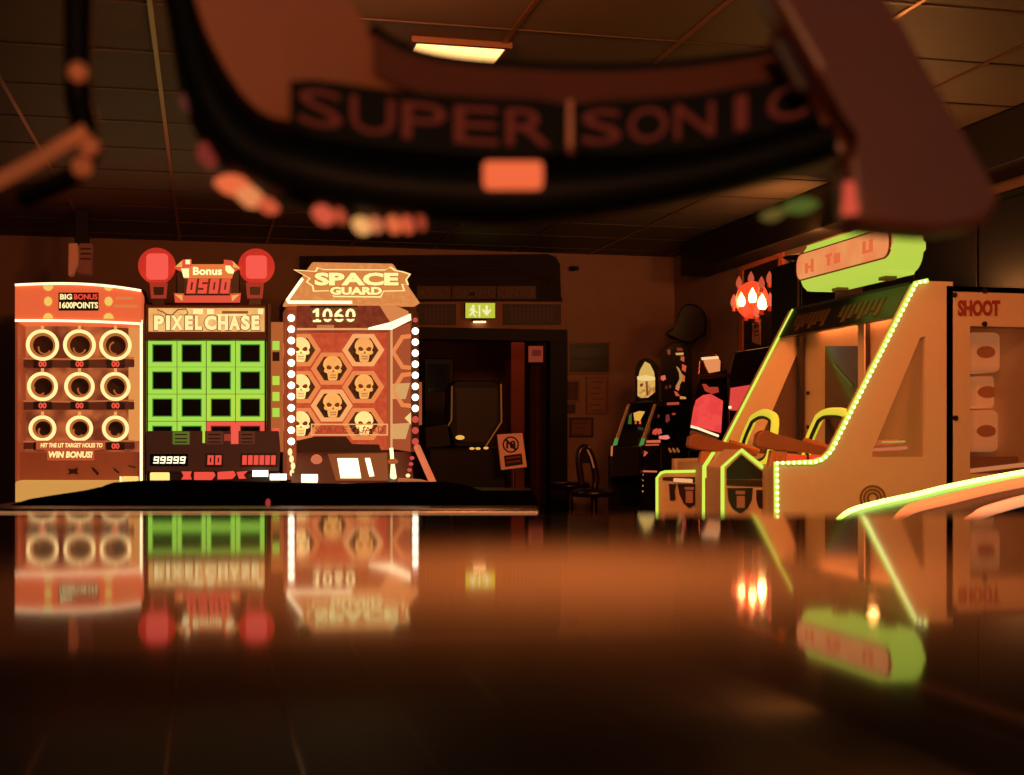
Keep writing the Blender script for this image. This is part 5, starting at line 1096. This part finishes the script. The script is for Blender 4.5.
# ================================================================== LIGHTS
def ceil_light(x_, y_, w, d, label, power, on=3.0):
    t = thing('ceiling_light', label, 'lamp', (x_, y_, ZC - 0.03))
    bm = B(); frame(bm, [(x_ - w / 2 - .03, y_ - d / 2 - .03, ZC - 0.03), (x_ + w / 2 + .03, y_ - d / 2 - .03, ZC - 0.03), (x_ + w / 2 + .03, y_ + d / 2 + .03, ZC - 0.03), (x_ - w / 2 - .03, y_ + d / 2 + .03, ZC - 0.03)], [(x_ - w / 2, y_ - d / 2, ZC - 0.03), (x_ + w / 2, y_ - d / 2, ZC - 0.03), (x_ + w / 2, y_ + d / 2, ZC - 0.03), (x_ - w / 2, y_ + d / 2, ZC - 0.03)], (0, 0, 0.03)); obj('frame', bm, M('light_frame', '#4a3020', 0.5), t)
    bm = B(); box(bm, x_ - w / 2, x_ + w / 2, y_ - d / 2, y_ + d / 2, ZC - 0.022, ZC - 0.004); obj('diffuser', bm, E('ceiling_glow', '#ffc070', on), t)
    lamp('ceiling_lamp', 'AREA', (x_, y_, ZC - 0.05), power, ORANGE, w, sy=d)
pa = PZ(408, 43, ZC - .03); pb2 = PZ(516, 64, ZC - .03)
pc = PZ(456, 55, ZC - .03)
ceil_light(pc.x, pc.y, 0.46, 0.3, 'bright square ceiling light seen just above the curved scoreboard', 14, 3.0)
def aim(name, loc, to, energy, col, size, sy=None):
    v = Vector(to) - Vector(loc)
    return lamp(name, 'AREA', loc, energy, col, size, rot=v.to_track_quat('-Z', 'Y').to_euler(), sy=sy)
aim('cabinet_fill_lamp', (2.2, 3.2, ZC - 0.12), (3.7, 6.6, 1.0), 165, ORANGE, 0.7)  # unseen lamp added to brighten the shooting cabinet
aim('wall_fill_lamp', (0.6, 5.2, ZC - 0.12), (3.2, 14.0, 1.5), 85, ORANGE, 0.7)  # unseen lamp added to brighten the back wall
fl_ = FW * -1.6 - RT * 0.2 + UP * 1.0
lamp('scorer_fill_spot', 'SPOT', tuple(fl_), 120, (1.0, 0.36, 0.13), 0.06, rot=(FW * 2.75 + RT * 0.34 + UP * 0.49).to_track_quat('-Z', 'Y').to_euler(), spot=25).data.spot_blend = 0.25  # unseen spot behind the camera, added to brighten the scorer
aim('cabinet_inner_lamp', (x1 + 0.05, 7.15, z1 - 0.1), (XB, 7.15, 1.15), 13, ORANGE, 1.0, sy=0.1)
lamp('score_downlight', 'SPOT', tuple(PD(570, 165, 0.7)), 30.0, ORANGE, 0.05, rot=(0, 0, 0), spot=125)
lamp('hall_lamp', 'POINT', (PY(515, 400, 15.5).x, 15.0, 2.5), 7, (1, 0.22, 0.08), 0.2)

w = bpy.data.worlds.new('arcade_dark'); sc.world = w; w.use_nodes = True
w.node_tree.nodes['Background'].inputs['Color'].default_value = (0.18, 0.5, 0.5, 1)
w.node_tree.nodes['Background'].inputs['Strength'].default_value = 0.2

# ================================================================== CAMERA
cd = bpy.data.cameras.new('camera'); co = bpy.data.objects.new('camera', cd); COL.objects.link(co)
cd.sensor_width = 36; cd.sensor_fit = 'HORIZONTAL'; cd.lens = F / 1024 * 36
cd.shift_y = (HYP - 387.5) / 1024
co.location = CAM; co.rotation_euler = (math.pi / 2, 0, -PSI)
cd.clip_start = 0.02
cd.dof.use_dof = True; cd.dof.focus_distance = 11.0; cd.dof.aperture_fstop = 4.0
sc.camera = co
vs = sc.view_settings
sc.display_settings.display_device = 'sRGB'
vs.view_transform = 'Standard'; vs.look = 'None'; vs.exposure = 0; vs.gamma = 1; vs.use_curve_mapping = False
sc.cycles.use_denoising = True
sc.cycles.max_bounces = 6; sc.cycles.sample_clamp_indirect = 4
